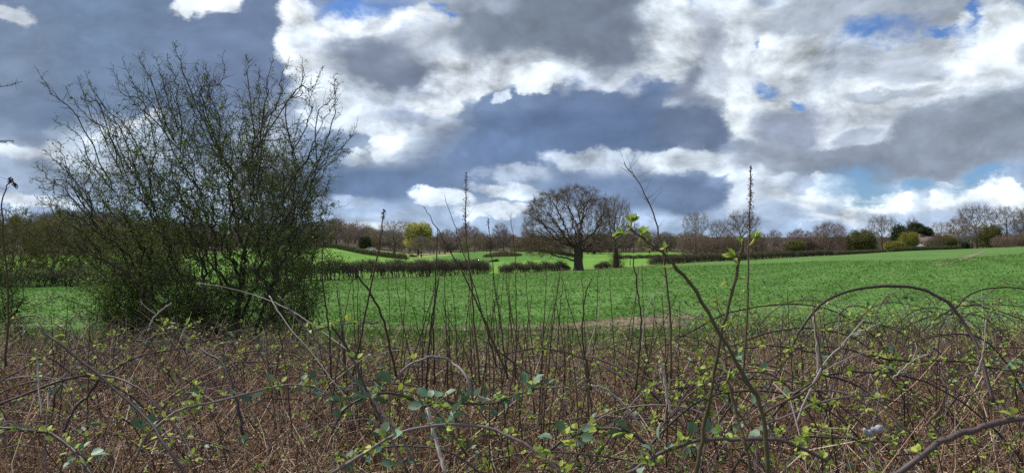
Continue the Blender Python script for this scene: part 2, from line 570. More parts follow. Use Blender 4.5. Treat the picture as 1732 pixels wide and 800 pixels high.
M = {}
M['bark'] = mat('bark', [(0, (.045, .036, .028)), (1, (.115, .092, .072))], noise=(3.0, 5), bump=(9, .6, .05))
M['bark_hawthorn'] = mat('bark_hawthorn', [(0, (.030, .026, .019)), (1, (.085, .070, .050))])
M['twig'] = mat('twig', [(0, (.075, .054, .038)), (1, (.19, .13, .085))])
M['twig_grey'] = mat('twig_grey', [(0, (.11, .095, .085)), (1, (.25, .20, .175))])
M['twig_purple'] = mat('twig_purple', [(0, (.12, .088, .082)), (1, (.26, .17, .15))])
M['twig_olive'] = mat('twig_olive', [(0, (.08, .08, .032)), (1, (.20, .18, .07))])
M['wood_mix'] = mat('wood_mix', [(0, (.10, .075, .075)), (.3, (.17, .12, .11)), (.55, (.22, .175, .15)), (.75, (.24, .17, .11)), (.9, (.19, .18, .09)), (1, (.30, .23, .17))])
M['leaf_haw'] = mat('leaf_haw', [(0, (.07, .12, .02)), (.7, (.14, .22, .035)), (1, (.24, .30, .05))], rough=.6, trans=.4)
M['leaf_dark'] = mat('leaf_dark', [(0, (.022, .042, .016)), (1, (.055, .085, .028))], rough=.6, trans=.15)
M['leaf_olive'] = mat('leaf_olive', [(0, (.085, .085, .028)), (1, (.19, .18, .055))], rough=.7, trans=.3)
M['leaf_yellow'] = mat('leaf_yellow', [(0, (.40, .39, .09)), (1, (.66, .63, .16))], rough=.7, trans=.3)
M['leaf_bud'] = mat('leaf_bud', [(0, (.20, .30, .05)), (.6, (.36, .45, .08)), (1, (.55, .55, .11))], rough=.55, trans=.35)
M['leaf_bramble'] = mat('leaf_bramble', [(0, (.06, .12, .07)), (.6, (.115, .20, .12)), (1, (.24, .33, .24))], rough=.5, trans=.15, spec=.3)
M['cane'] = mat('cane', [(0, (.03, .02, .019)), (.6, (.085, .055, .055)), (1, (.24, .185, .20))], rough=.55, spec=.35)
M['cane_grey'] = mat('cane_grey', [(0, (.22, .18, .165)), (1, (.48, .42, .39))], rough=.7)
M['stalk'] = mat('stalk', [(0, (.045, .03, .022)), (.6, (.12, .08, .055)), (1, (.34, .25, .17))])
M['litter'] = mat('litter', [(0, (.075, .038, .022)), (.35, (.25, .135, .080)), (.72, (.46, .30, .19)), (1, (.85, .70, .53))])
M['grass'] = mat('grass', [(0, (.04, .10, .018)), (.7, (.09, .19, .03)), (1, (.24, .22, .08))], trans=.3)
M['crop'] = mat('crop', [(0, (.075, .170, .034)), (.6, (.105, .222, .042)), (1, (.16, .28, .06))], rough=.6, trans=.4, spec=.12)
M['hedge_twig'] = mat('hedge_twig', [(0, (.055, .045, .036)), (.7, (.125, .10, .076)), (1, (.21, .17, .125))])
M['hedge_leaf'] = mat('hedge_leaf', [(0, (.05, .065, .02)), (1, (.12, .16, .045))], trans=.2)
M['earth'] = mat('earth', [(.3, (.15, .105, .07)), (.7, (.30, .225, .16))], noise=(1.6, 6), bump=(7, .8, .08))


# ---------------------------------------------------------------- terrain: height of the ground below the eye
# per column of the photograph: (depth in metres, pixel row at which the ground is seen)
KN = {
    -900: [(75, 492), (150, 468), (300, 440), (600, 400), (900, 384), (1300, 395)],
    0: [(74, 489), (150, 466), (300, 442), (500, 420), (800, 384), (1200, 392)],
    300: [(75, 485), (150, 462), (300, 437), (500, 424), (800, 392), (1200, 398)],
    450: [(76, 480), (150, 450), (240, 426), (300, 417), (360, 420), (700, 396), (1200, 400)],
    560: [(77, 475), (120, 459), (180, 442), (240, 428), (300, 419), (360, 421), (700, 402), (1200, 402)],
    620: [(81, 472.5), (120, 458), (180, 446), (240, 438), (300, 427), (360, 424), (700, 407), (1200, 404)],
    700: [(88, 470), (130, 456), (190, 446), (260, 439), (310, 436.5), (360, 433), (700, 414), (1200, 405)],
    780: [(100, 466), (150, 455), (190, 447), (220, 432), (240, 429), (280, 432), (400, 427), (700, 412), (1200, 404)],
    850: [(114, 463), (155, 452), (190, 442), (220, 427), (240, 424.5), (280, 430), (400, 425), (700, 412), (1200, 404)],
    920: [(126, 460), (160, 450), (195, 437), (220, 427.5), (240, 424), (280, 429), (400, 424), (700, 411), (1200, 404)],
    985: [(137, 457.5), (170, 448), (210, 438), (280, 435), (340, 431), (420, 426), (700, 411), (1200, 404)],
    1050: [(148, 453), (180, 446), (230, 439), (290, 435), (340, 430.5), (420, 427), (700, 411), (1200, 404)],
    1130: [(162, 447), (200, 442), (260, 436), (330, 429.5), (380, 428), (700, 411), (1200, 404)],
    1250: [(196, 441), (250, 438), (330, 435), (450, 428), (700, 411), (1200, 404)],
    1400: [(228, 432.5), (300, 432), (450, 426), (700, 411), (1200, 404)],
    1560: [(150, 436.5), (240, 423.5), (300, 426.5), (450, 423), (700, 411), (1200, 404)],
    1732: [(75, 438), (150, 425.5), (240, 417.5), (300, 419), (450, 416), (700, 410), (1200, 404)],
    2500: [(75, 430), (240, 410), (450, 410), (700, 408), (1200, 404)],
}
KC = sorted(KN)
_YS = np.concatenate([np.linspace(0, 60, 61), np.linspace(61, 400, 340), np.linspace(405, 1300, 180), [1800, 3000, 6000]])
_T = []
for c in KC:
    kn = KN[c]
    ys = [0, 9, 15, 30] + [k[0] for k in kn] + [2500, 6500]
    z30 = -2.2 if c < 1000 else (-2.1 if c < 1600 else -2.0)
    zs = [-1.65, -1.65, -1.76, z30] + [-(k[1] - CY) / F * k[0] for k in kn] + [-4, -6]
    _T.append(np.interp(_YS, ys, zs))
_T = np.array(_T)
# light smoothing in depth (the knots' corners become gentle)
for _ in range(2):
    _T[:, 70:398] = (_T[:, 68:396] + _T[:, 69:397] + _T[:, 70:398] + _T[:, 71:399] + _T[:, 72:400]) / 5


def height(x, y):
    x = np.asarray(x, float); y = np.asarray(y, float)
    yy = np.maximum(y, 0.5)
    c = np.clip(CX + F * x / yy, KC[0], KC[-1])
    j = np.clip(np.searchsorted(KC, c, side='right') - 1, 0, len(KC) - 2)
    kc = np.array(KC, float)
    f = (c - kc[j]) / (kc[j + 1] - kc[j]); f = f * f * (3 - 2 * f) * 0.35 + f * 0.65
    iy = np.interp(yy, _YS, np.arange(len(_YS))); i = np.clip(iy.astype(int), 0, len(_YS) - 2); g = iy - i
    a = _T[j, i] * (1 - g) + _T[j, i + 1] * g
    b = _T[j + 1, i] * (1 - g) + _T[j + 1, i + 1] * g
    z = a * (1 - f) + b * f
    bump = 0.03 * np.sin(x * 0.9 + 1.3 * np.sin(y * 0.4)) * np.sin(y * 0.7 + x * 0.2)
    return z + bump * np.clip((y - 9) / 10, 0, 1)


def hz_(x, y):
    return float(height(x, y))


def ground_at(px, Y):
    x = (px - CX) / F * Y
    return np.array([x, Y, hz_(x, Y)])


def hit(px, py, y0=3, y1=600):
    """where the ground is first seen at a pixel of the photograph"""
    Y = np.geomspace(y0, y1, 3000)
    x = (px - CX) / F * Y
    z = (CY - py) / F * Y
    k = np.nonzero(height(x, Y) >= z)[0]
    return np.array([x[k[0]], Y[k[0]], hz_(x[k[0]], Y[k[0]])]) if len(k) else None


BPX = [-900, 0, 300, 450, 560, 620, 700, 780, 850, 920, 985, 1050, 1130, 1250, 1400, 1560, 1732, 2500]
BY = [75, 74, 75, 76, 77, 81, 88, 100, 114, 126, 137, 148, 162, 196, 228, 240, 240, 240]


def far_edge(px):
    return np.interp(px, BPX, BY)


def sheet(name, cols, rowfun, nrow, mats, attr_fun=None):
    """a terrain sheet: one vertex per photograph column and depth step"""
    C = np.asarray(cols, float); t = np.linspace(0, 1, nrow)
    Y = np.stack([rowfun(c, t) for c in C])
    X = (C[:, None] - CX) / F * Y
    Z = height(X, Y)
    V = np.stack([X, Y, Z], -1).reshape(-1, 3)
    a = np.arange(len(C) - 1)[:, None] * nrow + np.arange(nrow - 1)[None]
    q = np.stack([a, a + nrow, a + nrow + 1, a + 1], -1).reshape(-1, 4)
    g = Geo(); g.add(V, q, 0, attr_fun(np.repeat(C, nrow), V) if attr_fun else None)
    return g.build(name, mats)

# ---------------------------------------------------------------- ground sheets
def ground_mat(name, zones, fine, bumps):
    """zones: colour pairs picked by the 'rnd' value of the sheet (what grows where), broken up with noise"""
    m = bpy.data.materials.new(name); m.use_nodes = True
    nt = m.node_tree; nt.nodes.clear(); N, L = nt.nodes.new, nt.links.new
    tc = N('ShaderNodeTexCoord'); at = N('ShaderNodeAttribute'); at.attribute_name = 'rnd'
    def noise(scale, det, sx=1.0):
        n = N('ShaderNodeTexNoise'); n.inputs['Scale'].default_value = scale; n.inputs['Detail'].default_value = det
        n.inputs['Roughness'].default_value = .65
        mp = N('ShaderNodeMapping'); mp.inputs['Scale'].default_value = (1, sx, 1)
        L(tc.outputs['Object'], mp.inputs[0]); L(mp.outputs[0], n.inputs['Vector'])
        return n.outputs['Fac']
    def ramp(src, stops):
        r = N('ShaderNodeValToRGB'); e = r.color_ramp.elements
        e[0].position, e[1].position = stops[0][0], stops[-1][0]
        e[0].color, e[1].color = (*stops[0][1], 1), (*stops[-1][1], 1)
        for p, c in stops[1:-1]:
            q = e.new(p); q.color = (*c, 1)
        L(src, r.inputs[0]); return r.outputs[0]
    a = N('ShaderNodeMath'); a.operation = 'MULTIPLY_ADD'; a.inputs[1].default_value = 0.22; a.inputs[2].default_value = -0.11
    L(noise(1.1, 6), a.inputs[0])
    b = N('ShaderNodeMath'); b.operation = 'ADD'; L(at.outputs['Fac'], b.inputs[0]); L(a.outputs[0], b.inputs[1])
    base = ramp(b.outputs[0], zones)
    f1 = noise(fine[0], 8, 0.5)
    mr = N('ShaderNodeMapRange'); mr.inputs['From Min'].default_value = .3; mr.inputs['From Max'].default_value = .7
    mr.inputs['To Min'].default_value = fine[1]; mr.inputs['To Max'].default_value = fine[2]; L(f1, mr.inputs['Value'])
    f2 = noise(0.05, 4)
    m2 = N('ShaderNodeMapRange'); m2.inputs['From Min'].default_value = .3; m2.inputs['From Max'].default_value = .7
    m2.inputs['To Min'].default_value = .80; m2.inputs['To Max'].default_value = 1.2; L(f2, m2.inputs['Value'])
    mm = N('ShaderNodeMath'); mm.operation = 'MULTIPLY'; L(mr.outputs[0], mm.inputs[0]); L(m2.outputs[0], mm.inputs[1])
    sc_ = N('ShaderNodeVectorMath'); sc_.operation = 'SCALE'; L(base, sc_.inputs[0]); L(mm.outputs[0], sc_.inputs['Scale'])
    p = N('ShaderNodeBsdfPrincipled'); p.inputs['Roughness'].default_value = .9; p.inputs['Specular IOR Level'].default_value = .15
    L(sc_.outputs[0], p.inputs['Base Color'])
    bm = N('ShaderNodeBump'); bm.inputs['Strength'].default_value = .8; bm.inputs['Distance'].default_value = bumps[1]
    L(noise(bumps[0], 4), bm.inputs['Height']); L(bm.outputs[0], p.inputs['Normal'])
    o = N('ShaderNodeOutputMaterial'); L(p.outputs[0], o.inputs['Surface'])
    return m


LITTER, MARGIN, CROP, SOIL = (.16, .10, .068), (.12, .16, .045), (.095, .190, .040), (.20, .12, .08)
M['field'] = ground_mat('field', [(0, LITTER), (.2, LITTER), (.3, MARGIN), (.42, MARGIN), (.52, CROP), (.72, CROP), (.9, SOIL), (1, SOIL)], (3.0, .5, 1.45), (3.0, .12))
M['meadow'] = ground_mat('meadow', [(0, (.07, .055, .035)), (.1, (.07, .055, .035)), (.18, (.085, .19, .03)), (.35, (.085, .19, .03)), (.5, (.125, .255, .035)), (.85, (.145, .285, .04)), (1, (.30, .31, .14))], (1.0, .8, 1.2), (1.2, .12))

def near_attr(c, V):
    Y = V[:, 1]
    fe = far_edge(c)
    z = np.interp(Y, [0, 8.5, 10, 13.2, 14.2, 20], [.1, .1, .36, .36, .6, .6])
    soil = np.clip((Y - (fe - 8)) / 3, 0, 1) * (c < 1500)
    z = z + (0.95 - z) * soil
    # bare patch high on the right of the field
    for (qx, qy, rx, ry) in ((1680, 434, 26, 3.2), (1660, 437, 40, 2.2), (1700, 428, 20, 1.5)):
        py = CY - V[:, 2] / V[:, 1].clip(.5) * F
        z = np.maximum(z, np.where(V[:, 1] > 40, .60 + .2 * np.exp(-(((c - qx) / rx) ** 2 + ((py - qy) / ry) ** 2)), 0))
    return z

cols = np.concatenate([np.linspace(-900, -60, 15), np.linspace(-50, 1780, 460), np.linspace(1800, 2500, 12)])
def near_rows(c, t):
    fe = float(far_edge(c))
    return np.where(t < .5, 0.5 + 39.5 * (t / .5) ** 1.3, 40 + (fe - 40) * ((t - .5) / .5))
tag(sheet('field', cols, near_rows, 260, M['field'], near_attr), kind='structure')

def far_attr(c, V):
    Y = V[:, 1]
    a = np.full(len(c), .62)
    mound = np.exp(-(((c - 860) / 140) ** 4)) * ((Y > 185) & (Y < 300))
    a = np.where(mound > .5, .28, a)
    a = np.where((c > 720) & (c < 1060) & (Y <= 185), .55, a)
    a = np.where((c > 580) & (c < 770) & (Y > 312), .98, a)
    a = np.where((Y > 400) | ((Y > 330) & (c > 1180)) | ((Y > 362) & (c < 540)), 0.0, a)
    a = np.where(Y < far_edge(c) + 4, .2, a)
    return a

def far_rows(c, t):
    fe = float(far_edge(c))
    return np.where(t < .7, fe + (520 - fe) * (t / .7), 520 + 5500 * ((t - .7) / .3) ** 2.5)
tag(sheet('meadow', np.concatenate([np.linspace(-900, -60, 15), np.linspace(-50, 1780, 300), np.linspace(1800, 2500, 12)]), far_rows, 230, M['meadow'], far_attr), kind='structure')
# ground behind and beside the camera, out to the horizon
g = Geo()
V, Q = [], []
ang = np.linspace(0, 2 * np.pi, 97)[:-1]
for r_ in (0, 1): pass
rr_ = [1.2, 30, 150, 700, 6000]
ring = [np.stack([np.cos(ang) * r, np.sin(ang) * r - 1.0, np.full(96, -1.75 if r < 20 else -8.0)], 1) for r in rr_]
Vg = np.concatenate([np.array([[0, -1.0, -1.75]])] + ring)
for k in range(4):
    for i in range(96):
        j = (i + 1) % 96
        Q.append((1 + k * 96 + i, 1 + (k + 1) * 96 + i, 1 + (k + 1) * 96 + j, 1 + k * 96 + j))
keep = [q for q in Q if not all(Vg[v][1] > 3 and abs(Vg[v][0] / Vg[v][1]) < 1.1 for v in q)]
g.add(Vg, keep, 0, .3)
go = g.build('ground', M['field']); tag(go, kind='structure')
go.location.z = -0.35

# bare earth wheel tracks across the near margin, and two ruts high on the right
def strip(name, pix, w0, w1, lift, seed, cnt=80, y1=400):
    r = np.random.default_rng(seed)
    P = np.array([hit(px, py, 8, y1) for px, py in pix])
    P = spline(P, cnt)
    t = nrm(np.gradient(P[:, :2], axis=0)); n_ = np.stack([-t[:, 1], t[:, 0]], 1)
    w = np.interp(np.linspace(0, 1, cnt), np.linspace(0, 1, len(w0)), w0)
    def edge(s):
        e = w * (0.5 + r.random(cnt) * w1) * s
        return P[:, :2] + n_ * e[:, None]
    rows = [edge(1), P[:, :2], edge(-1)]
    V = np.concatenate([np.column_stack([e, height(e[:, 0], e[:, 1]) + lift]) for e in rows])
    i = np.arange(cnt - 1)
    q = np.concatenate([np.stack([i + k * cnt, i + 1 + k * cnt, i + 1 + (k + 1) * cnt, i + (k + 1) * cnt], 1) for k in (0, 1)])
    g = Geo(); g.add(V, q)
    return tag(g.build(name, M['earth']), kind='structure')

strip('track', [(600, 557), (672, 556), (760, 557), (850, 556), (935, 553), (1010, 549), (1070, 543), (1122, 538), (1165, 533)], [.10, .22, .35, .45, .60, .70, .70, .35], 1.0, .012, 1, 260)
strip('track', [(800, 563), (850, 563), (900, 564), (970, 563), (1040, 560), (1110, 553), (1160, 547)], [.06, .2, .35, .45, .40, .15], 1.0, .012, 2, 260)
strip('wheel_rut', [(1580, 450.5), (1600, 446.5), (1625, 439.5), (1648, 431.5), (1672, 422.5)], [.15, .5, .7, .6, .3], .7, .03, 3, 160)
strip('wheel_rut', [(1560, 442), (1600, 436.5), (1630, 430.5), (1652, 424)], [.08, .2, .2, .1], .7, .03, 4, 160)

# crop leaves: young broad-leaved crop over the near field
g = Geo()
n = 210000
c = rng.uniform(-40, 1770, n)
Y = 13.6 + (110 - 13.6) * rng.random(n) ** 1.7
x = (c - CX) / F * Y
ok = (Y < far_edge(c) - 7)
x, Y = x[ok], Y[ok]
cl = np.sin(x * 5.1 + np.sin(Y * 3.3)) * np.sin(Y * 4.3 + np.sin(x * 2.7)) + 0.7 * np.sin(x * 1.1 + Y * .8) * np.sin(Y * 1.7 - x * .6)
keep = rng.random(len(x)) < 0.45 + 0.4 * np.clip(cl, -1, 1)
# thin where the earth track runs
x, Y, cl = x[keep], Y[keep], cl[keep]
yp = CY - height(x, Y) / Y * F
cc = CX + F * x / Y
tr = np.interp(cc, [560, 935, 1010, 1122, 1300], [557, 556, 555, 544, 526])
keep = (yp < tr - 7 - 3 * rng.random(len(x))) | (rng.random(len(x)) < .10)
x, Y, cl = x[keep], Y[keep], cl[keep]
n = len(x)
size = (0.045 + 0.0011 * Y) * rng.uniform(.7, 1.4, n)
P = np.column_stack([x, Y, height(x, Y) + 0.015 + rng.random(n) * (.05 + .07 * np.clip(cl, 0, 1))])
D = nrm(np.column_stack([rng.normal(size=(n, 2)), rng.uniform(-.05, .45, n)]))
Nn = nrm(np.column_stack([rng.normal(size=(n, 2)) * .5, np.ones(n)]))
diamonds(g, P, D, Nn, size, size * .42, 0, np.clip(rng.normal(.45, .25, n), 0, 1))
tag(g.build('crop_leaves', M['crop'], smooth=False), 'low green young crop covering the near field', 'crop', kind='stuff')

# rough grass between thicket and field, and under the hedges
def blades(n, c, Y, lo, hi, w, base=0.0, rn=(.4, .25)):
    x = (c - CX) / F * Y
    P = np.column_stack([x, Y, height(x, Y) - .01])
    L = rng.uniform(lo, hi, n)
    D = nrm(np.column_stack([rng.normal(size=(n, 2)) * .38, np.ones(n)]))
    X = nrm(np.cross(D, rand_dir(n))) * (w * rng.uniform(.6, 1.4, n))[:, None]
    mid = P + D * L[:, None] * .55
    tip = P + D * L[:, None] + np.column_stack([rng.normal(size=(n, 2)) * .35 * L[:, None], -.1 * L])
    V = np.stack([P - X, P + X, mid + X * .7, mid - X * .7, tip], 1).reshape(-1, 3)
    k = np.arange(n)[:, None] * 5
    r = np.repeat(np.clip(rng.normal(rn[0], rn[1], n), 0, 1), 5)
    return V, k, r

g = Geo()
n = 34000
V, k, r = blades(n, rng.uniform(-60, 1790, n), 8.2 + 6.2 * rng.random(n) ** .9, .05, .24, .0045)
g.add(V, k + np.array([0, 1, 2, 3]), 0, r)
g.f.append((k + np.array([3, 2, 4]) + g.c - len(V)).ravel()); g.n.append(np.full(n, 3, np.int32)); g.m.append(np.zeros(n, np.int32))
n = 9000
V, k, r = blades(n, rng.uniform(560, 1500, n), 13.2 + 4.5 * rng.random(n), .03, .12, .005)
g.add(V, k + np.array([0, 1, 2, 3]), 0, r)
g.f.append((k + np.array([3, 2, 4]) + g.c - len(V)).ravel()); g.n.append(np.full(n, 3, np.int32)); g.m.append(np.zeros(n, np.int32))
tag(g.build('margin_grass', M['grass'], smooth=False), 'rough green grass strip between the brambles and the crop', 'grass', kind='stuff')

# ---------------------------------------------------------------- trees
def colonize(att, trunk, D, di, dk, jit=.25, up=.05, seed=0, cap=9000, iters=160, par0=None):
    r = np.random.default_rng(seed)
    pos = np.zeros((cap, 3)); par = np.full(cap, -1); nch = np.zeros(cap, int)
    n = len(trunk); pos[:n] = trunk; par[1:n] = np.arange(n - 1); nch[:n - 1] = 1
    if par0 is not None: par[:n] = par0
    d = np.linalg.norm(att[:, None] - pos[None, :n], axis=2)
    ni = d.argmin(1); nd = d.min(1); alive = np.ones(len(att), bool)
    for it in range(iters):
        act = alive & (nd < di)
        if not act.any():
            break
        idx = ni[act]
        v = nrm(att[act] - pos[idx])
        acc = np.zeros((n, 3)); np.add.at(acc, idx, v)
        src = np.unique(idx); src = src[nch[src] < 4]
        if not len(src):
            break
        dr = nrm(nrm(acc[src]) + r.normal(size=(len(src), 3)) * jit + np.array([0, 0, up]))
        new = pos[src] + dr * D
        m = min(len(src), cap - n)
        pos[n:n + m] = new[:m]; par[n:n + m] = src[:m]; nch[src[:m]] += 1
        dd = np.linalg.norm(att[:, None] - pos[None, n:n + m], axis=2)
        j = dd.argmin(1); mn = dd[np.arange(len(att)), j]
        b = mn < nd; ni[b] = j[b] + n; nd[b] = mn[b]
        alive &= nd > dk
        n += m
        if n >= cap:
            break
    return pos[:n], par[:n]


def pipe(par, tip, e):
    n = len(par); acc = np.zeros(n)
    r = np.zeros(n)
    for i in range(n - 1, -1, -1):
        r[i] = max(tip, acc[i] ** (1 / e))
        if par[i] >= 0:
            acc[par[i]] += r[i] ** e
    return r


def twigs(P, D, k, L, r, spread=.8, up=.15, sub=2, seed=0):
    """fine twigs from points: bent pairs of segments with side shoots"""
    q = np.random.default_rng(seed)
    P = np.repeat(P, k, 0); D = np.repeat(D, k, 0); n = len(P)
    d = nrm(D + q.normal(size=(n, 3)) * spread + np.array([0, 0, up]))
    l = (L * q.uniform(.5, 1.3, n))[:, None]
    m = P + d * l * .5
    d2 = nrm(d + q.normal(size=(n, 3)) * .35 + np.array([0, 0, up])); t = m + d2 * l * .5
    A, B, R0, R1 = [P, m], [m, t], [np.full(n, r), np.full(n, r * .75)], [np.full(n, r * .75), np.full(n, r * .4)]
    for s in range(sub):
        f = q.uniform(.25, .95, (n, 1)); b = P + (t - P) * f
        ds = nrm(d + q.normal(size=(n, 3)) * .8 + np.array([0, 0, up]))
        A.append(b); B.append(b + ds * l * q.uniform(.25, .55, (n, 1))); R0.append(np.full(n, r * .6)); R1.append(np.full(n, r * .35))
    return np.concatenate(A), np.concatenate(B), np.concatenate(R0), np.concatenate(R1)


def crown_points(n, lobes, seed, inner=.45):
    """points inside a union of ellipsoids, more of them near the outside"""
    r = np.random.default_rng(seed); out = []
    vol = np.array([l[3] * l[4] * l[5] for l in lobes]) ** .67; vol /= vol.sum()
    for l, v in zip(lobes, vol):
        k = int(n * v) + 1
        u = rand_dir(k, r) * (inner ** 3 + (1 - inner ** 3) * r.random((k, 1))) ** (1 / 3)
        out.append(u * np.array(l[3:6]) + np.array(l[0:3]))
    p = np.concatenate(out)
    return p


def skeleton_meshes(pos, par, rad, tw, thick, mats, leaf=None, seed=0, twr=.5):
    """trunk mesh (thick limbs) and crown mesh (thin branches, twigs, leaves)"""
    i = np.arange(1, len(pos)); p = par[1:]
    ok = p >= 0; i, p = i[ok], p[ok]
    r0, r1 = rad[p], rad[i]
    r0 = np.minimum(r0, r1 * 1.5 + .01)
    # root flare keeps its full width
    big = r1 > thick
    gt, gc = Geo(), Geo()
    q = np.random.default_rng(seed)
    segs(gt, pos[p][big], pos[i][big] + (pos[i][big] - pos[p][big]) * .12, r0[big], r1[big], 7, 0, q.random(big.sum()))
    segs(gc, pos[p][~big], pos[i][~big], r0[~big], r1[~big], 3, 0, q.random((~big).sum()))
    thin = rad[i] < tw['below']
    Pt = pos[i][thin]; Dt = nrm(pos[i][thin] - pos[p][thin])
    A, B, R0, R1 = twigs(Pt, Dt, tw['k'], tw['L'], tw['r'], tw.get('spread', .8), tw.get('up', .15), tw.get('sub', 2), seed)
    segs(gc, A, B, R0, R1, 3, 0, twr + q.random(len(A)) * (1 - twr))
    if leaf:
        n = int(len(A) * leaf['n']); s = q.integers(0, len(A), n)
        Pl = A[s] + (B[s] - A[s]) * q.random((n, 1)) + q.normal(size=(n, 3)) * leaf.get('sp', .05)
        sz = leaf['s'] * q.uniform(.6, 1.4, n)
        diamonds(gc, Pl, rand_dir(n, q), rand_dir(n, q), sz, sz * .45, 1, q.random(n))
    return gt.mesh('trunk', mats[0]), gc.mesh('crown', [mats[1]] + ([mats[2]] if leaf else []), smooth=False)


def place(name, kit, loc, s, rz, label, cat, group=None, sz=None):
    t = thing(name, loc, label, cat, group)
    t.rotation_euler = (0, 0, rz)
    t.scale = (s, s, sz or s)
    for nm, me in zip(('trunk', 'crown'), kit):
        o = bpy.data.objects.new(nm, me); COL.objects.link(o); o.parent = t
    return t


def trunk_line(h, wob, k, seed, base=(0, 0)):
    r = np.random.default_rng(seed)
    t = np.linspace(-.3, h, k)
    return np.column_stack([base[0] + np.cumsum(r.normal(size=k) * wob), base[1] + np.cumsum(r.normal(size=k) * wob), t])


# --- the great oak
oY = 136.0
ob = ground_at(978, oY) + np.array([0, 0, -.1])
m_ = oY / F
lobes = [(-2.4, 0, 9.6, 7.4, 7, 5.2), (-5.5, 0, 7.0, 4.6, 5.5, 4.4), (2.2, 0, 8.6, 4.6, 6, 5.6), (-.5, 0, 12.2, 4.0, 4.5, 3.2),
         (-6.0, 1, 3.9, 4.0, 4, 1.5), (-8.2, 0, 5.8, 2.2, 3.5, 3.0), (3.6, 0, 4.9, 2.8, 3.5, 1.6)]
att = crown_points(3800, lobes, 3, .55)
inn = np.zeros(len(att), bool)
for l_ in lobes[:4]:
    inn |= (((att - np.array(l_[:3])) / (np.array(l_[3:]) * .60)) ** 2).sum(1) < 1
att = att[~inn]
tr = np.array([[0, 0, -.3], [.02, 0, .5], [.0, 0, 1.2], [-.05, .05, 1.9], [.05, .1, 2.7], [.0, 0, 3.5], [-.1, 0, 4.2]])
pos, par = colonize(att, tr, .45, 8.0, .72, .40, .0, 5, 8000)
rad = pipe(par, .024, 1.76)
rad *= np.clip(1.0 - pos[:, 2] * 0.0, .5, 1)
rad[:7] = [1.15, .92, .82, .80, .82, .80, .72]
kit = skeleton_meshes(pos, par, rad, dict(below=.036, k=8, L=.75, r=.0125, spread=.85, up=.1, sub=3), .06, (M['bark'], M['twig']), seed=1, twr=.3)
place('oak_tree', kit, ob, 1, 0, 'great bare oak with broad domed crown and thick dark trunk', 'tree')

# --- its upright neighbour (two trunks, ivy at the foot)
nb_ = ground_at(1042, 147)
lobes = [(-.6, 0, 8.6, 3.6, 3.4, 4.6), (.9, 0, 6.8, 3.5, 3.5, 4.2), (0, 0, 11, 2.6, 2.6, 2.6), (-2.8, 0, 5, 2.2, 2.4, 1.8)]
att = crown_points(2400, lobes, 9, .15)
tr = trunk_line(4.2, .05, 9, 4)
pos, par = colonize(att, tr, .42, 5.0, .7, .22, .22, 6, 5000)
rad = pipe(par, .022, 1.95); rad[:9] = np.linspace(.62, .42, 9)
kit = skeleton_meshes(pos, par, rad, dict(below=.04, k=4, L=1.1, r=.013, spread=.5, up=.5, sub=3), .06, (M['bark'], M['twig_grey']), seed=2)
t = place('ash_tree', kit, nb_, 1, 0, 'bare upright tree with twiggy crown right of the great oak', 'tree')
g = Geo()
n = 2600
P = np.column_stack([rng.normal(.1, .75, n), rng.normal(0, .7, n), rng.random(n) ** 1.5 * 2.6])
segs(g, P, P + rand_dir(n) * .35 + [0, 0, .15], .012, .006, 3, 0, rng.random(n))
tag(g.build('suckers', M['twig'], t), 'brushy shoots at the foot of the trunk')

# --- kinds for the middle distance
def kind(seed, h, lobes, trunk_h, tr_r, twm, tw, thick=.05, n=900, D=.5, leaf=None, leafm=None, up=.08, jit=.22, bark=None, tip=.02, cap=2600):
    att = crown_points(n, lobes, seed, .2)
    tr = trunk_line(trunk_h, .05, max(4, int(trunk_h / D)), seed)
    pos, par = colonize(att, tr, D, 6.0, D * 1.7, jit, up, seed, cap)
    rad = pipe(par, tip, 1.9)
    k = len(tr); rad[:k] = np.maximum(rad[:k], np.linspace(tr_r, tr_r * .75, k))
    return skeleton_meshes(pos, par, rad, tw, thick, (bark or M['bark'], M[twm], M[leafm] if leafm else None), leaf, seed)

TW = dict(below=.045, k=4, L=1.2, r=.017, spread=.75, up=.15, sub=3)
TWD = dict(below=.05, k=6, L=1.3, r=.019, spread=.85, up=.2, sub=3)
K = {}
K['round'] = [kind(21, 14, [(0, 0, 8.6, 5.6, 5.6, 4.8), (0, 0, 5.5, 4.4, 4.4, 2.8)], 3.0, .42, 'twig_purple', TWD),
              kind(22, 14, [(-1, 0, 8.2, 5.0, 5, 5.0), (2.0, 0, 7.0, 4.0, 4, 3.6), (0, 0, 11, 3.4, 3.4, 2.6)], 2.6, .42, 'twig_grey', TWD)]
K['open'] = [kind(31, 14, [(0, 0, 9.8, 5.0, 5, 3.8), (-2, 0, 7.5, 3.4, 4, 2.6)], 4.5, .40, 'twig', TW, jit=.3),
             kind(32, 14, [(-1.6, 0, 9.5, 3.4, 4, 4.2), (2.2, 0, 9.9, 3.2, 4, 3.6), (0, 0, 6.6, 3, 3, 2)], 4.0, .42, 'twig_grey', TW, jit=.25)]
K['tall'] = [kind(41, 16, [(0, 0, 10.5, 3.4, 3.4, 5.2), (0, 0, 6, 2.6, 2.6, 3)], 5.0, .36, 'twig_grey', TWD, up=.25),
             kind(42, 16, [(-.5, 0, 11.5, 2.8, 3, 4.4), (1.0, 0, 8, 3.2, 3, 3.6)], 5.0, .34, 'twig_purple', TWD, up=.2)]
K['low'] = [kind(51, 8, [(0, 0, 4.2, 4.6, 4.2, 3.6), (0, 0, 2.2, 4.4, 4, 1.8)], 1.0, .25, 'twig_purple', dict(TWD, k=6), thick=.05),
            kind(52, 8, [(1, 0, 4.2, 4.0, 4.2, 3.4), (-2, 0, 3.0, 3.4, 4, 2.4)], 1.0, .25, 'twig', dict(TWD, k=6))]
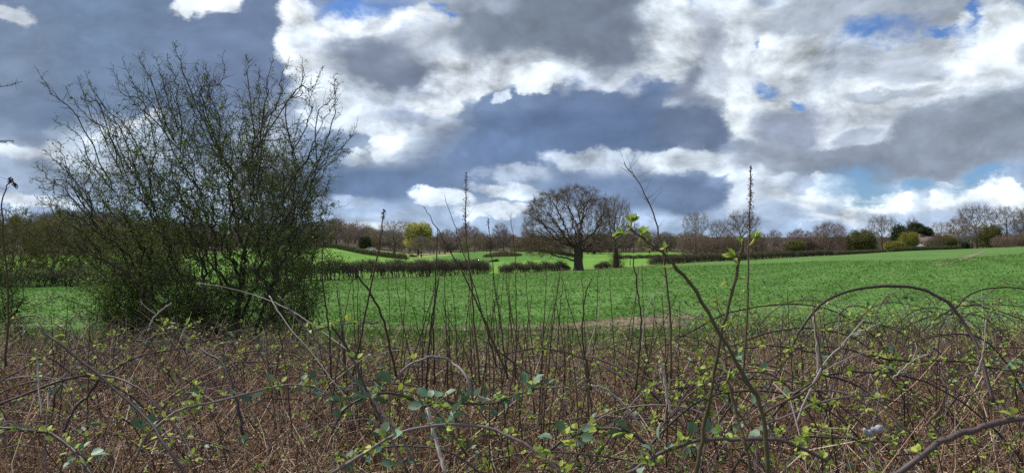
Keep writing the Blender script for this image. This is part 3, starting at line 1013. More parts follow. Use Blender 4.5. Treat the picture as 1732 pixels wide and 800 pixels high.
K['olive'] = [kind(61, 9, [(0, 0, 5.0, 4.6, 4.4, 4.0), (0, 0, 2.4, 4.3, 4, 2)], 1.2, .28, 'twig_olive', TWD, leaf=dict(n=.75, s=.30, sp=.3), leafm='leaf_olive')]
K['evergreen'] = [kind(71, 10, [(0, 0, 6.2, 3.2, 3.2, 4.0), (0, 0, 3, 3.4, 3.2, 2.6)], 1.4, .3, 'twig', TWD, leaf=dict(n=1.1, s=.36, sp=.4), leafm='leaf_dark')]
K['willow'] = [kind(81, 12, [(-1.6, 0, 8.2, 2.6, 3, 3.6), (1.6, 0, 8.4, 2.7, 3, 3.6), (0, 0, 5.0, 3.8, 3.4, 2.8)], 2.0, .35, 'twig_olive', dict(TWD, up=.5), up=.3,
               leaf=dict(n=1.8, s=.30, sp=.3), leafm='leaf_yellow')]
K['holm'] = [kind(91, 12, [(0, 0, 9, 5.8, 5, 1.3), (1.8, 0, 6.8, 4.8, 4.4, 1.1), (-1, 0, 11, 3.2, 3, .9)], 7.0, .45, 'twig', dict(TWD, up=0), up=0,
             leaf=dict(n=1.3, s=.36, sp=.3), leafm='leaf_dark')]
KH = dict(round=13.6, open=14.0, tall=16.4, low=8.2, olive=9.4, evergreen=10.6, willow=12.6, holm=12.4)
KW = dict(round=12.5, open=12, tall=8, low=10.5, olive=10.5, evergreen=8, willow=9.5, holm=12.5)

# px, top row, width px, depth, kind, variant, label, name, category
TREES = [
    (667, 372, 74, 305, 'open', 1, 'bare tree with thick dark trunk left of the yellow willow', 'bare_tree'),
    (707, 376, 54, 370, 'willow', 0, 'bright yellow spring willow standing before the far wood', 'willow_tree'),
    (713, 399, 46, 322, 'round', 1, 'small rounded bare tree in front of the yellow willow', 'bare_tree'),
    (617, 399, 26, 385, 'evergreen', 0, 'small dark evergreen at the foot of the far wood, left of the willow', 'evergreen_tree'),
    (846, 376, 34, 460, 'open', 0, 'round-headed bare tree standing above the wood left of the oak', 'bare_tree'),
    (790, 380, 52, 440, 'round', 0, 'broad brown bare tree right of the yellow willow', 'bare_tree'),
    (757, 386, 34, 410, 'tall', 0, 'slim bare tree just right of the yellow willow', 'bare_tree'),
    (818, 392, 36, 420, 'low', 0, 'low brown tree beyond the grassy mound', 'bare_tree'),
    (895, 396, 60, 330, 'low', 1, 'brown thicket tree behind the left limbs of the oak', 'bare_tree'),
    (1005, 398, 60, 360, 'low', 0, 'dark bare tree seen between the oak and its neighbour', 'bare_tree'),
    (1072, 384, 36, 370, 'open', 0, 'thin bare tree right of the upright tree', 'bare_tree'),
    (1098, 388, 38, 380, 'open', 1, 'bare tree above the bright green strip', 'bare_tree'),
    (1128, 392, 40, 380, 'round', 1, 'low rounded bare tree right of the bright strip', 'bare_tree'),
    (1176, 357, 56, 330, 'open', 1, 'tall gappy bare tree, leftmost of the pair rising over the right wood', 'bare_tree'),
    (1176, 391, 70, 300, 'low', 0, 'dense brown tree below the tall gappy tree', 'bare_tree'),
    (1215, 371, 40, 335, 'open', 0, 'bare tree between the two tallest crowns above the hedge', 'bare_tree'),
    (1226, 394, 60, 305, 'low', 1, 'dense brown tree behind the clipped hedge', 'bare_tree'),
    (1256, 354, 76, 325, 'open', 0, 'broad fan-topped bare tree above the clipped hedge', 'bare_tree'),
    (1280, 392, 46, 330, 'round', 0, 'dark rounded tree below the fan-topped tree', 'bare_tree'),
    (1310, 387, 34, 380, 'tall', 0, 'pale slender bare tree in the gap with sky behind', 'bare_tree'),
    (1352, 387, 52, 340, 'round', 0, 'dark domed bare tree right of the sky gap', 'bare_tree'),
    (1345, 405, 40, 320, 'olive', 0, 'small olive-green tree at the hedge end', 'olive_green_tree'),
    (1402, 375, 64, 325, 'round', 0, 'purple-brown domed bare tree beside the olive tree', 'bare_tree'),
    (1458, 387, 56, 320, 'olive', 0, 'large rounded olive-green tree at the field edge', 'olive_green_tree'),
    (1491, 362, 56, 330, 'open', 1, 'tall pale bare tree right of the large olive-green tree', 'bare_tree'),
    (1521, 380, 30, 325, 'evergreen', 0, 'dark evergreen left of the yellow-green tree', 'evergreen_tree'),
    (1543, 367, 30, 380, 'open', 0, 'bare tree rising behind the flat-topped cedar', 'bare_tree'),
    (1554, 377, 46, 350, 'holm', 0, 'flat-topped dark cedar above the house', 'cedar_tree'),
    (1538, 391, 38, 300, 'olive', 1, 'yellow-green spring tree left of the house', 'yellow_green_tree'),
    (1513, 407, 44, 288, 'olive', 1, 'low yellow-green bush at the field edge', 'bush'),
    (1572, 390, 34, 365, 'low', 0, 'brown bare tree behind the house roof', 'bare_tree'),
    (1583, 393, 34, 298, 'low', 1, 'brown bare tree in front of the right end of the house', 'bare_tree'),
    (1556, 396, 22, 322, 'round', 0, 'purplish bare tree over the left end of the house', 'bare_tree'),
    (1592, 374, 40, 400, 'open', 1, 'pale distant bare tree behind the grey roof', 'bare_tree'),
    (1597, 396, 48, 318, 'olive', 0, 'dull olive tree right of the house window', 'olive_green_tree'),
    (1622, 364, 46, 340, 'open', 0, 'bare tree left of the largest tree on the right', 'bare_tree'),
    (1652, 343, 76, 325, 'open', 0, 'largest bare tree on the right, with domed open crown', 'bare_tree'),
    (1645, 380, 58, 315, 'round', 1, 'dense brown tree below the largest bare tree', 'bare_tree'),
    (1676, 378, 40, 310, 'olive', 0, 'dull ivy-clad tree below the right-hand crowns', 'olive_green_tree'),
    (1632, 409, 34, 290, 'evergreen', 0, 'low blackish holly at the field edge', 'evergreen_tree'),
    (1702, 347, 66, 325, 'open', 1, 'brown two-headed bare tree right of the largest tree', 'bare_tree'),
    (1700, 396, 50, 300, 'low', 0, 'low brown tree under the two-headed tree', 'bare_tree'),
    (1742, 352, 60, 320, 'round', 1, 'bare tree cut by the right edge of the view', 'bare_tree'),
    (1736, 392, 44, 300, 'low', 1, 'low brown bush at the right edge of the view', 'bush'),
    (1430, 392, 40, 345, 'low', 0, 'low brown tree left of the large olive-green tree', 'bare_tree'),
    (1378, 393, 44, 345, 'low', 1, 'low brown tree between the two domed trees', 'bare_tree'),
    (600, 384, 50, 520, 'round', 0, 'domed bare tree on the wooded hill left of the willow', 'bare_tree'),
    (570, 380, 50, 470, 'round', 1, 'grey bare tree at the top of the sloping green field', 'bare_tree'),
    (640, 392, 44, 420, 'low', 0, 'brown tree behind the sloping hedge', 'bare_tree'),
]
K['olive'].append(tuple([K['olive'][0][0], K['olive'][0][1].copy()]))
K['olive'][1][1].materials[1] = M['leaf_yg'] = mat('leaf_yg', [(0, (.17, .16, .025)), (1, (.36, .32, .05))], rough=.7, trans=.25)
for (px, top, w, Y, k, v, label, nm) in TREES:
    kit = K[k][v % len(K[k])]
    b = ground_at(px, Y)
    hgt = (CY - top) / F * Y - b[2]
    s = hgt / KH[k]
    sx = w / F * Y / KW[k]
    sx = min(max(sx, s * .55), s * 1.7)
    place(nm, kit, b, sx, rng.uniform(-.5, .5), label, 'bush' if nm == 'bush' else 'tree', sz=s)

# the bare tree behind the hawthorn, beside the hedge
b = ground_at(470, 80)
lobes = [(0, 0, 8.4, 5.2, 4.6, 5.4), (.6, 0, 5.0, 4.6, 4, 3.2), (-1, 0, 11.2, 3.6, 3.4, 2.8)]
att = crown_points(1700, lobes, 19, .2)
pos, par = colonize(att, trunk_line(3.6, .05, 8, 8), .42, 5, .62, .25, .05, 8, 6000)
rad = pipe(par, .015, 2.3); rad[:8] = np.linspace(.45, .36, 8)
kit = skeleton_meshes(pos, par, rad, dict(below=.036, k=9, L=.8, r=.010, spread=.8, up=-.1, sub=3), .05, (M['bark'], M['twig_grey']), seed=5)
place('bare_tree', kit, b, 1, 0, 'rounded finely twigged bare tree behind the hawthorn, by the hedge', 'tree')

# leafing trees at the left, in front of the wooded hill
LB = [(20, 347, 110, 82, 'leafing dark green tree at the left edge, beyond the field corner'),
      (92, 362, 90, 88, 'lower leafing tree between the left edge and the hawthorn'),
      (170, 372, 110, 92, 'dense leafing tree partly behind the hawthorn'),
      (262, 378, 120, 96, 'dense leafing tree wholly behind the hawthorn stems')]
kl = kind(101, 8, [(0, 0, 4.4, 4.2, 4.0, 3.5), (0, 0, 2.0, 4.4, 4, 1.9)], .9, .25, 'twig_olive', dict(below=.04, k=5, L=.6, r=.010, spread=.8, up=.05, sub=2), n=1500, D=.36, cap=5000,
          leaf=dict(n=.8, s=.13, sp=.1), leafm='leaf_olive', tip=.013)
for px, top, w, Y, label in LB:
    b = ground_at(px, Y); s = ((CY - top) / F * Y - b[2]) / 7.9
    place('leafing_tree', kl, b, w / F * Y / 8.6, rng.uniform(0, 3), label, 'tree', sz=s)

# ---------------------------------------------------------------- far wood on the hills, read as one mass
crest = [(-900, 365), (0, 371), (70, 360), (120, 354), (160, 353), (200, 360), (300, 372), (400, 378), (520, 374), (570, 370), (600, 381), (650, 391), (700, 397),
         (760, 396), (800, 393), (850, 397), (900, 399), (1000, 396), (1100, 392), (1200, 396), (1300, 402), (1400, 400), (1500, 396), (1600, 393), (1732, 386), (2500, 380)]
cpx, cpy = zip(*crest)
def mass_proto(seed, cnt, L):
    r = np.random.default_rng(seed)
    p = crown_points(cnt, [(0, 0, 9, 4.2, 4.2, 4.6), (0, 0, 5.5, 3.6, 3.6, 3.4)], seed, .3)
    d = nrm(p - np.array([0, 0, 3.0])); d = nrm(d + r.normal(size=d.shape) * .5)
    A, B = p - d * L * .5, p + d * L * .5
    A = np.concatenate([[[0, 0, -1]], [[0, 0, 5]], A]); B = np.concatenate([[[0, 0, 5]], [[.3, 0, 10]], B])
    R = np.concatenate([[.3, .22], np.full(len(p), .05)])
    return A, B, R
protos = [mass_proto(200 + i, 620, 1.5) for i in range(5)]
for nm_, Y0, Y1, N_, lab in (('far_wood', 330, 560, 520, 'bare brown wood reading as one mass behind the fields'), ('hill_wood', 600, 900, 260, 'bare purple-brown wood over the low hill')):
    g = Geo(); r = np.random.default_rng(int(Y0))
    for i in range(N_):
        px = r.uniform(-120, 1850) if nm_ == 'far_wood' else r.uniform(-120, 760)
        Y = Y0 + (Y1 - Y0) * r.random() ** 1.5
        if nm_ == 'far_wood':
            Y = max(Y, np.interp(px, [0, 540, 560, 720, 740, 1000, 1020, 1165, 1185, 1850], [400, 400, 385, 385, 335, 335, 395, 395, 340, 340]) + r.uniform(0, 40))
        b = ground_at(px, Y)
        top = np.interp(px, cpx, cpy) + r.exponential(8) - 5 - 7 * (r.random() < .08) + (0 if nm_ == 'hill_wood' or px > 560 else 14) + (4 if px > 1180 else 0)
        h = (CY - top) / F * Y - b[2]
        if 1290 < px < 1332: h *= .6
        if h < 3: continue
        h = min(h, 26)
        A, B, R = protos[r.integers(0, 5)]; tone_ = r.random() * (.55 if nm_ == 'hill_wood' else 1)
        s = h / 14.2; a = r.uniform(0, 6.28); w = max(s, .75) * r.uniform(.9, 1.4)
        Rm = np.array([[math.cos(a) * w, -math.sin(a) * w, 0], [math.sin(a) * w, math.cos(a) * w, 0], [0, 0, s]])
        segs(g, A @ Rm.T + b, B @ Rm.T + b, R * 1.1, R * .6, 3, 0, np.clip(tone_ + r.normal(size=len(A)) * .08, 0, 1))
    tag(g.build(nm_, M['wood_mix'], smooth=False), lab, 'wood', kind='stuff')

# ---------------------------------------------------------------- hedges
def hedge(pts_px, h, w, dens, label, gap=.35, leafy=.4, seed=0, rag=.22, name='hedge', stems=1.0, tw=.9):
    r = np.random.default_rng(seed)
    base = np.array([ground_at(px, Y) for px, Y in pts_px])
    o = base[0].copy()
    seg = np.linalg.norm(np.diff(base[:, :2], axis=0), axis=1); cum = np.concatenate([[0], np.cumsum(seg)]); Ltot = cum[-1]
    def at(s):
        return np.column_stack([np.interp(s, cum, base[:, k]) for k in (0, 1)])
    t = thing(name, o, label, 'hedge')
    mean = np.mean(base[:, 1])
    tr = .010 + mean * 4e-5
    n = int(Ltot * dens); s = r.random(n) * Ltot
    hh = h * (1 + rag * (np.sin(s * 1.3 + seed) * .5 + np.sin(s * 3.7) * .3 + r.normal(size=n) * .25))
    hh = hh * np.clip(.35 + np.minimum(s, Ltot - s) / 1.6, .35, 1)
    u = gap + (1 - gap) * r.random(n) ** .85
    low = r.random(n) < .10; u[low] = r.random(low.sum()) * gap
    P = at(s) + r.uniform(-w / 2, w / 2, (n, 2)) * (.65 + .35 * u[:, None])
    P = np.column_stack([P, height(P[:, 0], P[:, 1]) + u * hh])
    D = nrm(r.normal(size=(n, 3)) + [0, 0, .7]); l = r.uniform(.12, .4, n)[:, None]
    g = Geo(); segs(g, P, P + D * l, tr, tr * .6, 3, 0, r.random(n))
    k = int(n * leafy); q = r.integers(0, n, k); sz = (.05 + mean * 4e-4) * r.uniform(.7, 1.4, k)
    diamonds(g, P[q] + D[q] * l[q], rand_dir(k, r), rand_dir(k, r), sz, sz * .45, 1, r.random(k))
    n = int(Ltot * 3.2 * stems); s = np.sort(r.random(n)) * Ltot
    P = at(s) + r.uniform(-.2, .2, (n, 2)); z = height(P[:, 0], P[:, 1])
    A = np.column_stack([P, z - .1]); Mid = A + np.column_stack([r.normal(size=(n, 2)) * .1, np.full(n, h * .4)])
    segs(g, A, Mid, .05, .04, 5, 0, r.random(n) * .5)
    for _ in range(3):
        segs(g, Mid, Mid + np.column_stack([r.normal(size=(n, 2)) * .3, np.full(n, h * .4)]), .03, .012, 4, 0, r.random(n))
    g.build('branches', [M['hedge_twig'], M['hedge_leaf']], t, smooth=False, origin=o)
    return t

hedge([(395, 78), (480, 78.5), (560, 79), (620, 83), (700, 90), (780, 102), (826, 110)], 1.75, 1.4, 620, 'long clipped brown hedge along the far edge of the crop, left of the oak', seed=1)
hedge([(846, 116), (880, 121), (920, 128), (962, 135)], 1.25, 1.0, 380, 'ragged gappy hedge running up to the oak trunk', gap=.3, rag=.45, seed=2, leafy=.4)
hedge([(1008, 141), (1030, 144)], 1.15, 1.0, 380, 'short bushy piece of hedge between oak and upright tree', gap=.25, rag=.4, seed=3, leafy=.4)
hedge([(1100, 158), (1130, 165), (1190, 182), (1250, 199), (1300, 209), (1345, 218)], 1.75, 1.6, 420, 'clipped hedge along the field edge below the fan-topped tree', gap=.2, seed=4)
hedge([(1347, 219), (1380, 226), (1410, 231)], 1.5, 1.5, 420, 'low lighter hedge continuing the clipped hedge to the right', gap=.15, seed=5)
hedge([(1040, 240), (1075, 246), (1110, 252), (1150, 258)], 1.0, 1.2, 260, 'thin dark hedge crossing below the bright green strip', gap=.1, seed=6, stems=.3)
hedge([(540, 300), (575, 290), (610, 278), (640, 268), (668, 258), (688, 252)], 1.6, 2.0, 240, 'green-topped hedge sloping down the far bright field', gap=.1, leafy=1.2, seed=7, stems=.4)
hedge([(-120, 77), (-20, 77), (60, 78), (140, 79), (240, 80), (330, 80)], 1.6, 1.6, 620, 'dark hedge beyond the crop on the left, below the leafing trees', gap=.1, leafy=.9, seed=8)
hedge([(1412, 236), (1440, 246), (1470, 262), (1500, 275)], 1.1, 1.4, 260, 'low dull hedge in front of the large olive-green tree', gap=.1, seed=9, leafy=.6, stems=.4)
hedge([(1505, 262), (1540, 268), (1580, 272), (1625, 274)], 1.5, 1.6, 260, 'low green hedge in front of the house', gap=.05, seed=10, leafy=1.3, stems=.4)

# low scrub on the mound and bushes in front of it
def scrub(px, Y, wpx, h, label, green, seed):
    r = np.random.default_rng(seed); b = ground_at(px, Y); W_ = wpx / F * Y / 2
    n = int(1500 * W_); a = r.uniform(0, 6.28, n); q = np.sqrt(r.random(n))
    x = b[0] + np.cos(a) * q * W_; y = Y + np.sin(a) * q * W_ * .7
    prof = np.clip(1 - q ** 2, 0, 1) ** .5 * (.7 + .5 * np.sin(x * 1.1 + seed) * np.sin(y * .9))
    P = np.column_stack([x, y, height(x, y) + prof * h * r.random(n)])
    D = nrm(r.normal(size=(n, 3)) + [0, 0, .8])
    t = thing('scrub_bush', b, label, 'bush')
    g = Geo(); segs(g, P, P + D * .35, .018, .01, 3, 0, r.random(n))
    g.build('stems', M['twig'], t, origin=b)
    g = Geo(); k = int(n * green); s = r.integers(0, n, k)
    diamonds(g, P[s] + D[s] * .2, rand_dir(k, r), rand_dir(k, r), .13, .06, 0, r.random(k))
    g.build('leaves', M['leaf_haw'], t, smooth=False, origin=b)
scrub(850, 208, 66, 1.3, 'brown bramble scrub on the front slope of the mound, left part', .25, 1)
scrub(948, 225, 70, 1.5, 'greenish scrub on the mound behind the oak limbs', 1.0, 2)
scrub(893, 232, 60, 1.1, 'low green scrub along the crest of the mound', 1.3, 3)
scrub(836, 190, 14, .9, 'small round bush at the left end of the mound foot', .4, 4)
scrub(700, 330, 16, 1.0, 'small pale bush by the road below the willow', .8, 5)

# ---------------------------------------------------------------- house among the trees
def box(g, c, s, mat_=0):
    c = np.array(c, float); s = np.array(s, float) / 2
    v = np.array([[x, y, z] for x in (-1, 1) for y in (-1, 1) for z in (-1, 1)]) * s + c
    g.add(v, [(0, 1, 3, 2), (4, 6, 7, 5), (0, 4, 5, 1), (2, 3, 7, 6), (0, 2, 6, 4), (1, 5, 7, 3)], mat_)
M['stone'] = mat('stone', [(.3, (.13, .10, .085)), (.7, (.24, .19, .16))], noise=(2.5, 6), bump=(6, .5, .04))
M['slate'] = mat('slate', [(.3, (.10, .075, .065)), (.7, (.17, .125, .11))], noise=(3, 5), bump=(10, .5, .03))
M['white_paint'] = mat('white_paint', [(0, (.78, .78, .76)), (1, (.8, .8, .78))], rough=.5)
M['glass'] = mat('glass', [(0, (.02, .025, .03)), (1, (.02, .025, .03))], rough=.1, spec=.6)
M['lead'] = mat('lead', [(.3, (.25, .26, .28)), (.7, (.38, .39, .41))], noise=(2, 4), rough=.45)
def house(px, Y, w, d, hw, hr, label, wins, roofm, side):
    b = ground_at(px, Y)
    t = thing('house', b, label, 'house')
    g = Geo(); box(g, (0, 0, hw / 2 - .5), (w, d, hw + 1))
    for sx in (-1, 1):
        x = sx * (w / 2 - .15)
        g.add([[x - .15, -d / 2, hw], [x - .15, d / 2, hw], [x - .15, 0, hw + hr * .93], [x + .15, -d / 2, hw], [x + .15, d / 2, hw], [x + .15, 0, hw + hr * .93]],
              [(0, 1, 4, 3), (1, 2, 5, 4), (2, 0, 3, 5)]); g.add([[x + sx * .15, -d / 2, hw], [x + sx * .15, d / 2, hw], [x + sx * .15, 0, hw + hr * .93]], [(0, 1, 2)])
    g.build('wall', M['stone'], t, smooth=False)
    g = Geo(); e = .35
    for s in (-1, 1):
        V = [[-w / 2 - e, s * (d / 2 + e), hw - .12], [w / 2 + e, s * (d / 2 + e), hw - .12], [w / 2 + e, 0, hw + hr], [-w / 2 - e, 0, hw + hr]]
        V = V + [[a, b_, c_ + .18] for a, b_, c_ in V]
        g.add(V, [(0, 1, 2, 3), (4, 5, 6, 7), (0, 1, 5, 4), (1, 2, 6, 5), (2, 3, 7, 6), (3, 0, 4, 7)])
    rf = g.build('roof', roofm, t, smooth=False)
    g = Geo(); box(g, (side * w * .3, .2, hw + hr + .3), (.8, .6, 1.6)); box(g, (side * w * .3, .2, hw + hr + 1.15), (.95, .75, .12))
    g.build('chimney', M['stone'], rf, smooth=False)
    for wx, wz in wins:
        g = Geo(); f = .12
        for dx, dz, sx, sz in ((-.6, 0, f, 1.5), (.6, 0, f, 1.5), (0, .69, 1.08, f), (0, -.69, 1.08, f), (0, 0, .06, 1.26), ):
            box(g, (wx + dx, -d / 2 - .03, wz + dz), (sx, .1, sz))
        wf = g.build('window', M['white_paint'], t, smooth=False)
        g = Geo(); box(g, (wx, -d / 2 - .02, wz), (1.08, .04, 1.26)); g.build('pane', M['glass'], wf, smooth=False)
    return t
house(1567, 312, 8.0, 6, 4.0, 2.0, 'grey stone house with small white window behind the low hedge', [(.6, 2.4), (-2.6, 2.4)], M['slate'], -1)
house(1600, 352, 12, 8, 5.2, 2.0, 'pale flat-looking grey roof showing above the trees right of the house', [(-3, 3), (2.5, 3)], M['lead'], 1)
# pale shed roof peeping over the hedge
b = ground_at(1556.5, 296); t = thing('garden_shed', b, 'small pale-roofed shed in front of the stone house', 'shed')
g = Geo(); box(g, (0, 0, 1.0), (2.2, 2.0, 2.4)); g.build('wall', M['stone'], t, smooth=False)
g = Geo(); g.add([[-1.5, -1.3, 2.2], [1.5, -1.3, 2.2], [1.5, 1.3, 2.2], [-1.5, 1.3, 2.2], [0, 0, 3.2]], [(0, 1, 4), (1, 2, 4), (2, 3, 4), (3, 0, 4)]); g.build('roof', M['lead'], t, smooth=False)
# parked car on the far road, and wooden posts by the field gate
b = ground_at(627.5, 372); t = thing('parked_car', b + [0, 0, .0], 'small silver car on the far road left of the thick-trunked tree', 'car')
M['car_paint'] = mat('car_paint', [(0, (.55, .58, .62)), (1, (.6, .62, .66))], rough=.3, spec=.5)
M['rubber'] = mat('rubber', [(0, (.02, .02, .02)), (1, (.03, .03, .03))])
g = Geo()
prof = np.array([(-2.1, .35), (-2.15, .85), (-1.9, .95), (-1.5, 1.42), (.2, 1.46), (.95, .98), (1.95, .84), (2.1, .6), (2.05, .35)])
V = np.concatenate([np.column_stack([prof[:, 0], np.full(9, s * .85), prof[:, 1]]) for s in (-1, 1)])
i = np.arange(9); g.add(V, np.stack([i, (i + 1) % 9, (i + 1) % 9 + 9, i + 9], 1)); g.add(V, [list(range(9)), list(range(17, 8, -1))])
bd = g.build('body', M['car_paint'], t, smooth=False)
g = Geo(); g.add([[-1.75, -.86, .98], [.85, -.86, .98], [.15, -.86, 1.38], [-1.4, -.86, 1.38]], [(0, 1, 2, 3)]); g.build('side_window', M['glass'], bd, smooth=False)
for wx in (-1.3, 1.3):
    g = Geo(); chain(g, [(wx, -.92, .33), (wx, -.70, .33)], .33, 14); g.build('wheel', M['rubber'], t)
M['post'] = mat('post', [(.3, (.10, .08, .06)), (.7, (.2, .165, .13))], noise=(6, 4))
for px, Y, h, lb in ((1066, 165, 1.3, 'wooden gatepost right of the upright tree trunk'), (1129, 300, 2.4, 'dark post standing on the bright green strip')):
    b = ground_at(px, Y); g = Geo(); chain(g, [(0, 0, -.2), (0, 0, h * .5), (.02, 0, h)], [.11, .10, .09], 8)
    o = g.build('wooden_post', M['post']); o.location = b; tag(o, lb, 'post')
ORD = 'first second third fourth fifth sixth seventh eighth ninth tenth eleventh twelfth thirteenth fourteenth fifteenth sixteenth seventeenth eighteenth nineteenth twentieth'.split()
ORD += ['twenty-' + w for w in ORD[:9]]
for i, px in enumerate((642, 650, 658, 668, 680, 692, 704, 716)):
    b = ground_at(px, 318 + i * 3); g = Geo(); chain(g, [(0, 0, -.2), (0, 0, .6), (.02, 0, 1.15)], .08, 6)
    o = g.build('fence_post', M['post']); o.location = b; tag(o, 'small fence post, ' + ORD[i] + ' from the left in the row along the far road', 'post', 'fence posts along the far road')

# ---------------------------------------------------------------- the hawthorn on the left
HW = np.array([(392 - CX) / F * 11.0, 11.0, 0.0]); HW[2] = hz_(HW[0], HW[1]) - .05
hr = np.random.default_rng(41)
lv = {0: [], 1: [], 2: [], 3: []}      # (A, B, r0, r1) per level
spots = []                             # places for leaf tufts


def wander(p, d, length, k, r0, r1, bend, jit, level):
    pts = [p]; st = length / k
    for i in range(k):
        d = nrm(d + hr.normal(size=3) * jit + bend * (i / k))
        pts.append(pts[-1] + d * st)
    pts = np.array(pts); rr = np.linspace(r0, r1, k + 1)
    lv[level].append((pts[:-1], pts[1:], rr[:-1], rr[1:]))
    return pts, rr


def side(t, ang, up):
    a = nrm(np.cross(t, rand_dir(1, hr)[0]))
    return nrm(t * math.cos(ang) + a * math.sin(ang) + np.array([0, 0, up]))


# crown grown by filling its envelope: rounded, crooked and crossing
m11 = 11.0 / F
cen = np.array([(330 - CX) * m11, 11.0, (CY - 315) * m11]) - HW
lob = [(cen[0] + .1, 0, cen[2] - .05, 1.8, 1.4, 1.58), (cen[0] + .6, 0, cen[2] - .75, 1.5, 1.2, 1.3), (cen[0] - .95, 0, cen[2] - .45, 1.1, 1.0, .85), (cen[0] + .3, 0, .75, 1.3, 1.0, .6)]
att = crown_points(6600, lob, 12, .22)
att = att[att[:, 2] > .25]
tp, pp = [], []
for i, a in enumerate(np.linspace(-66, 48, 15)):
    a = math.radians(a + hr.normal() * 5); dep = hr.uniform(-.45, .45)
    p = np.array([hr.normal() * .10 + .2 * math.sin(a), hr.normal() * .15, -.1]); d = nrm(np.array([math.sin(a) * .7, dep, 1.0]))
    for j in range(12):
        pp.append(-1 if j == 0 else len(tp) - 1); tp.append(p)
        d = nrm(d + np.array([math.sin(a) * .06, 0, 0]) + hr.normal(size=3) * .10); p = p + d * .10
pos, par = colonize(att, np.array(tp), .085, 1.0, .13, .46, .0, 17, 19000, 200, np.array(pp))
rad = pipe(par, .0025, 2.0)
pos = pos + HW
i_ = np.arange(len(pos)); i_ = i_[par >= 0]; p_ = par[i_]
dir_ = nrm(pos[i_] - pos[p_])
thin = rad[i_] < .0080
for z in np.nonzero(thin)[0]:
    far_ = abs(pos[i_[z]][0] - HW[0]) / 2.0
    for _ in range(int(hr.random() < 1.15 - .45 * far_) + int(hr.random() < .6 - .5 * far_)):
        p2, _ = wander(pos[i_[z]], side(dir_[z], hr.uniform(.4, 1.2), .12), hr.uniform(.07, .34), 3, .0034, .0018, np.zeros(3), .22, 2)
        spots.append(p2)
spot_nodes = pos[i_][rad[i_] > .0045]
# long whippy shoots that stand out from the crown's rim, measured in photograph pixels
tips = [(62, 330), (40, 385), (75, 255), (62, 118), (110, 150), (100, 240), (210, 100), (192, 112), (160, 165), (232, 92), (292, 72), (330, 108), (378, 92),
        (418, 98), (440, 118), (462, 92), (512, 96), (548, 112), (568, 122), (575, 168), (604, 214), (590, 250), (575, 232), (560, 300), (55, 300), (90, 200),
        (265, 98), (350, 130), (490, 105), (535, 140), (130, 128), (85, 345)]
tips += [(333 + (x_ - 333) * hr.uniform(.86, .99) + hr.normal() * 14, 330 + (y_ - 330) * hr.uniform(.86, .99) + hr.normal() * 14) for x_, y_ in tips[::2]]
for (px, py) in tips:
    T = pt(px, py, 11.0 + hr.uniform(-.8, .8))
    want = HW + (T - HW) * hr.uniform(.58, .78) + np.array([0, hr.normal() * .2, .0])
    allp = spot_nodes; c = allp[np.argmin(((allp - want) ** 2).sum(1))]
    e = T - c
    dirs = nrm(e + np.array([0, 0, -.25 * np.linalg.norm(e)]))
    m1 = c + e * .5 + np.array([0, 0, .07 * np.linalg.norm(e)]) + hr.normal(size=3) * .04
    m1 = m1 + hr.normal(size=3) * .07 * np.linalg.norm(e)
    P_ = spline([c, m1, c + e * .75 + hr.normal(size=3) * .04, T], 14) + hr.normal(size=(14, 3)) * .014
    rr = np.linspace(.0095, .0026, 14)
    lv[1].append((P_[:-1], P_[1:], rr[:-1], rr[1:]))
    for f in np.linspace(.05, .98, 32):
        k = min(int(f * 13), 12); p = P_[k]; t = nrm(P_[k + 1] - P_[k])
        L2 = hr.uniform(.05, .34) * (1.2 - f)+.03
        p2, _ = wander(p + (P_[k + 1] - p) * hr.random(), side(t, hr.uniform(.6, 1.1), .12), L2, 3, .003, .0015, np.zeros(3), .15, 2)
        spots.append(p2)
t = thing('hawthorn_tree', HW, 'large many-stemmed hawthorn just coming into leaf, with long thorny shoots', 'tree')
g = Geo()
segs(g, pos[p_][~thin], pos[i_][~thin] + (pos[i_] - pos[p_])[~thin] * .1, np.minimum(rad[p_], rad[i_] * 1.35 + .001)[~thin], rad[i_][~thin], 6, 0, hr.random((~thin).sum()))
g.build('trunk', M['bark_hawthorn'], t, origin=HW)
g = Geo()
for l, sides in ((1, 4), (2, 3)):
    A, B, R0, R1 = [np.concatenate(z) for z in zip(*lv[l])]
    segs(g, A, B, R0, R1, sides, 0, hr.random(len(A)))
segs(g, pos[p_][thin], pos[i_][thin], rad[p_][thin].clip(0, .0085), rad[i_][thin], 3, 0, hr.random(thin.sum()))
# thorny spurs
SP = np.array([s[1] for s in spots] + [s[2] for s in spots] + [s[3] for s in spots])
n = len(SP); D = rand_dir(n, hr)
segs(g, SP, SP + D * hr.uniform(.015, .06, n)[:, None], .0022, .0008, 3, 0, hr.random(n))
g.build('branches', M['bark_hawthorn'], t, smooth=False, origin=HW)
# leaf tufts: denser low down and inside, few on the outer shoots
ce = pt(395, 400, 11)
dx = np.abs(SP[:, 0] - ce[0]) / 2.0; dz = (SP[:, 2] - ce[2])
dens = np.clip(.72 - dx ** 2 * .30 - np.abs(dz - .1) * .30, .08, 1)
tuft = hr.random(n) < dens
Pl = np.repeat(SP[tuft], 4, 0) + hr.normal(size=(tuft.sum() * 4, 3)) * .020
k = len(Pl); sz = hr.uniform(.014, .030, k)
g = Geo()
diamonds(g, Pl, rand_dir(k, hr), rand_dir(k, hr), sz, sz * .46, 0, np.clip(hr.beta(2, 2.5, k), 0, 1))
g.build('leaves', M['leaf_haw'], t, smooth=False, origin=HW)


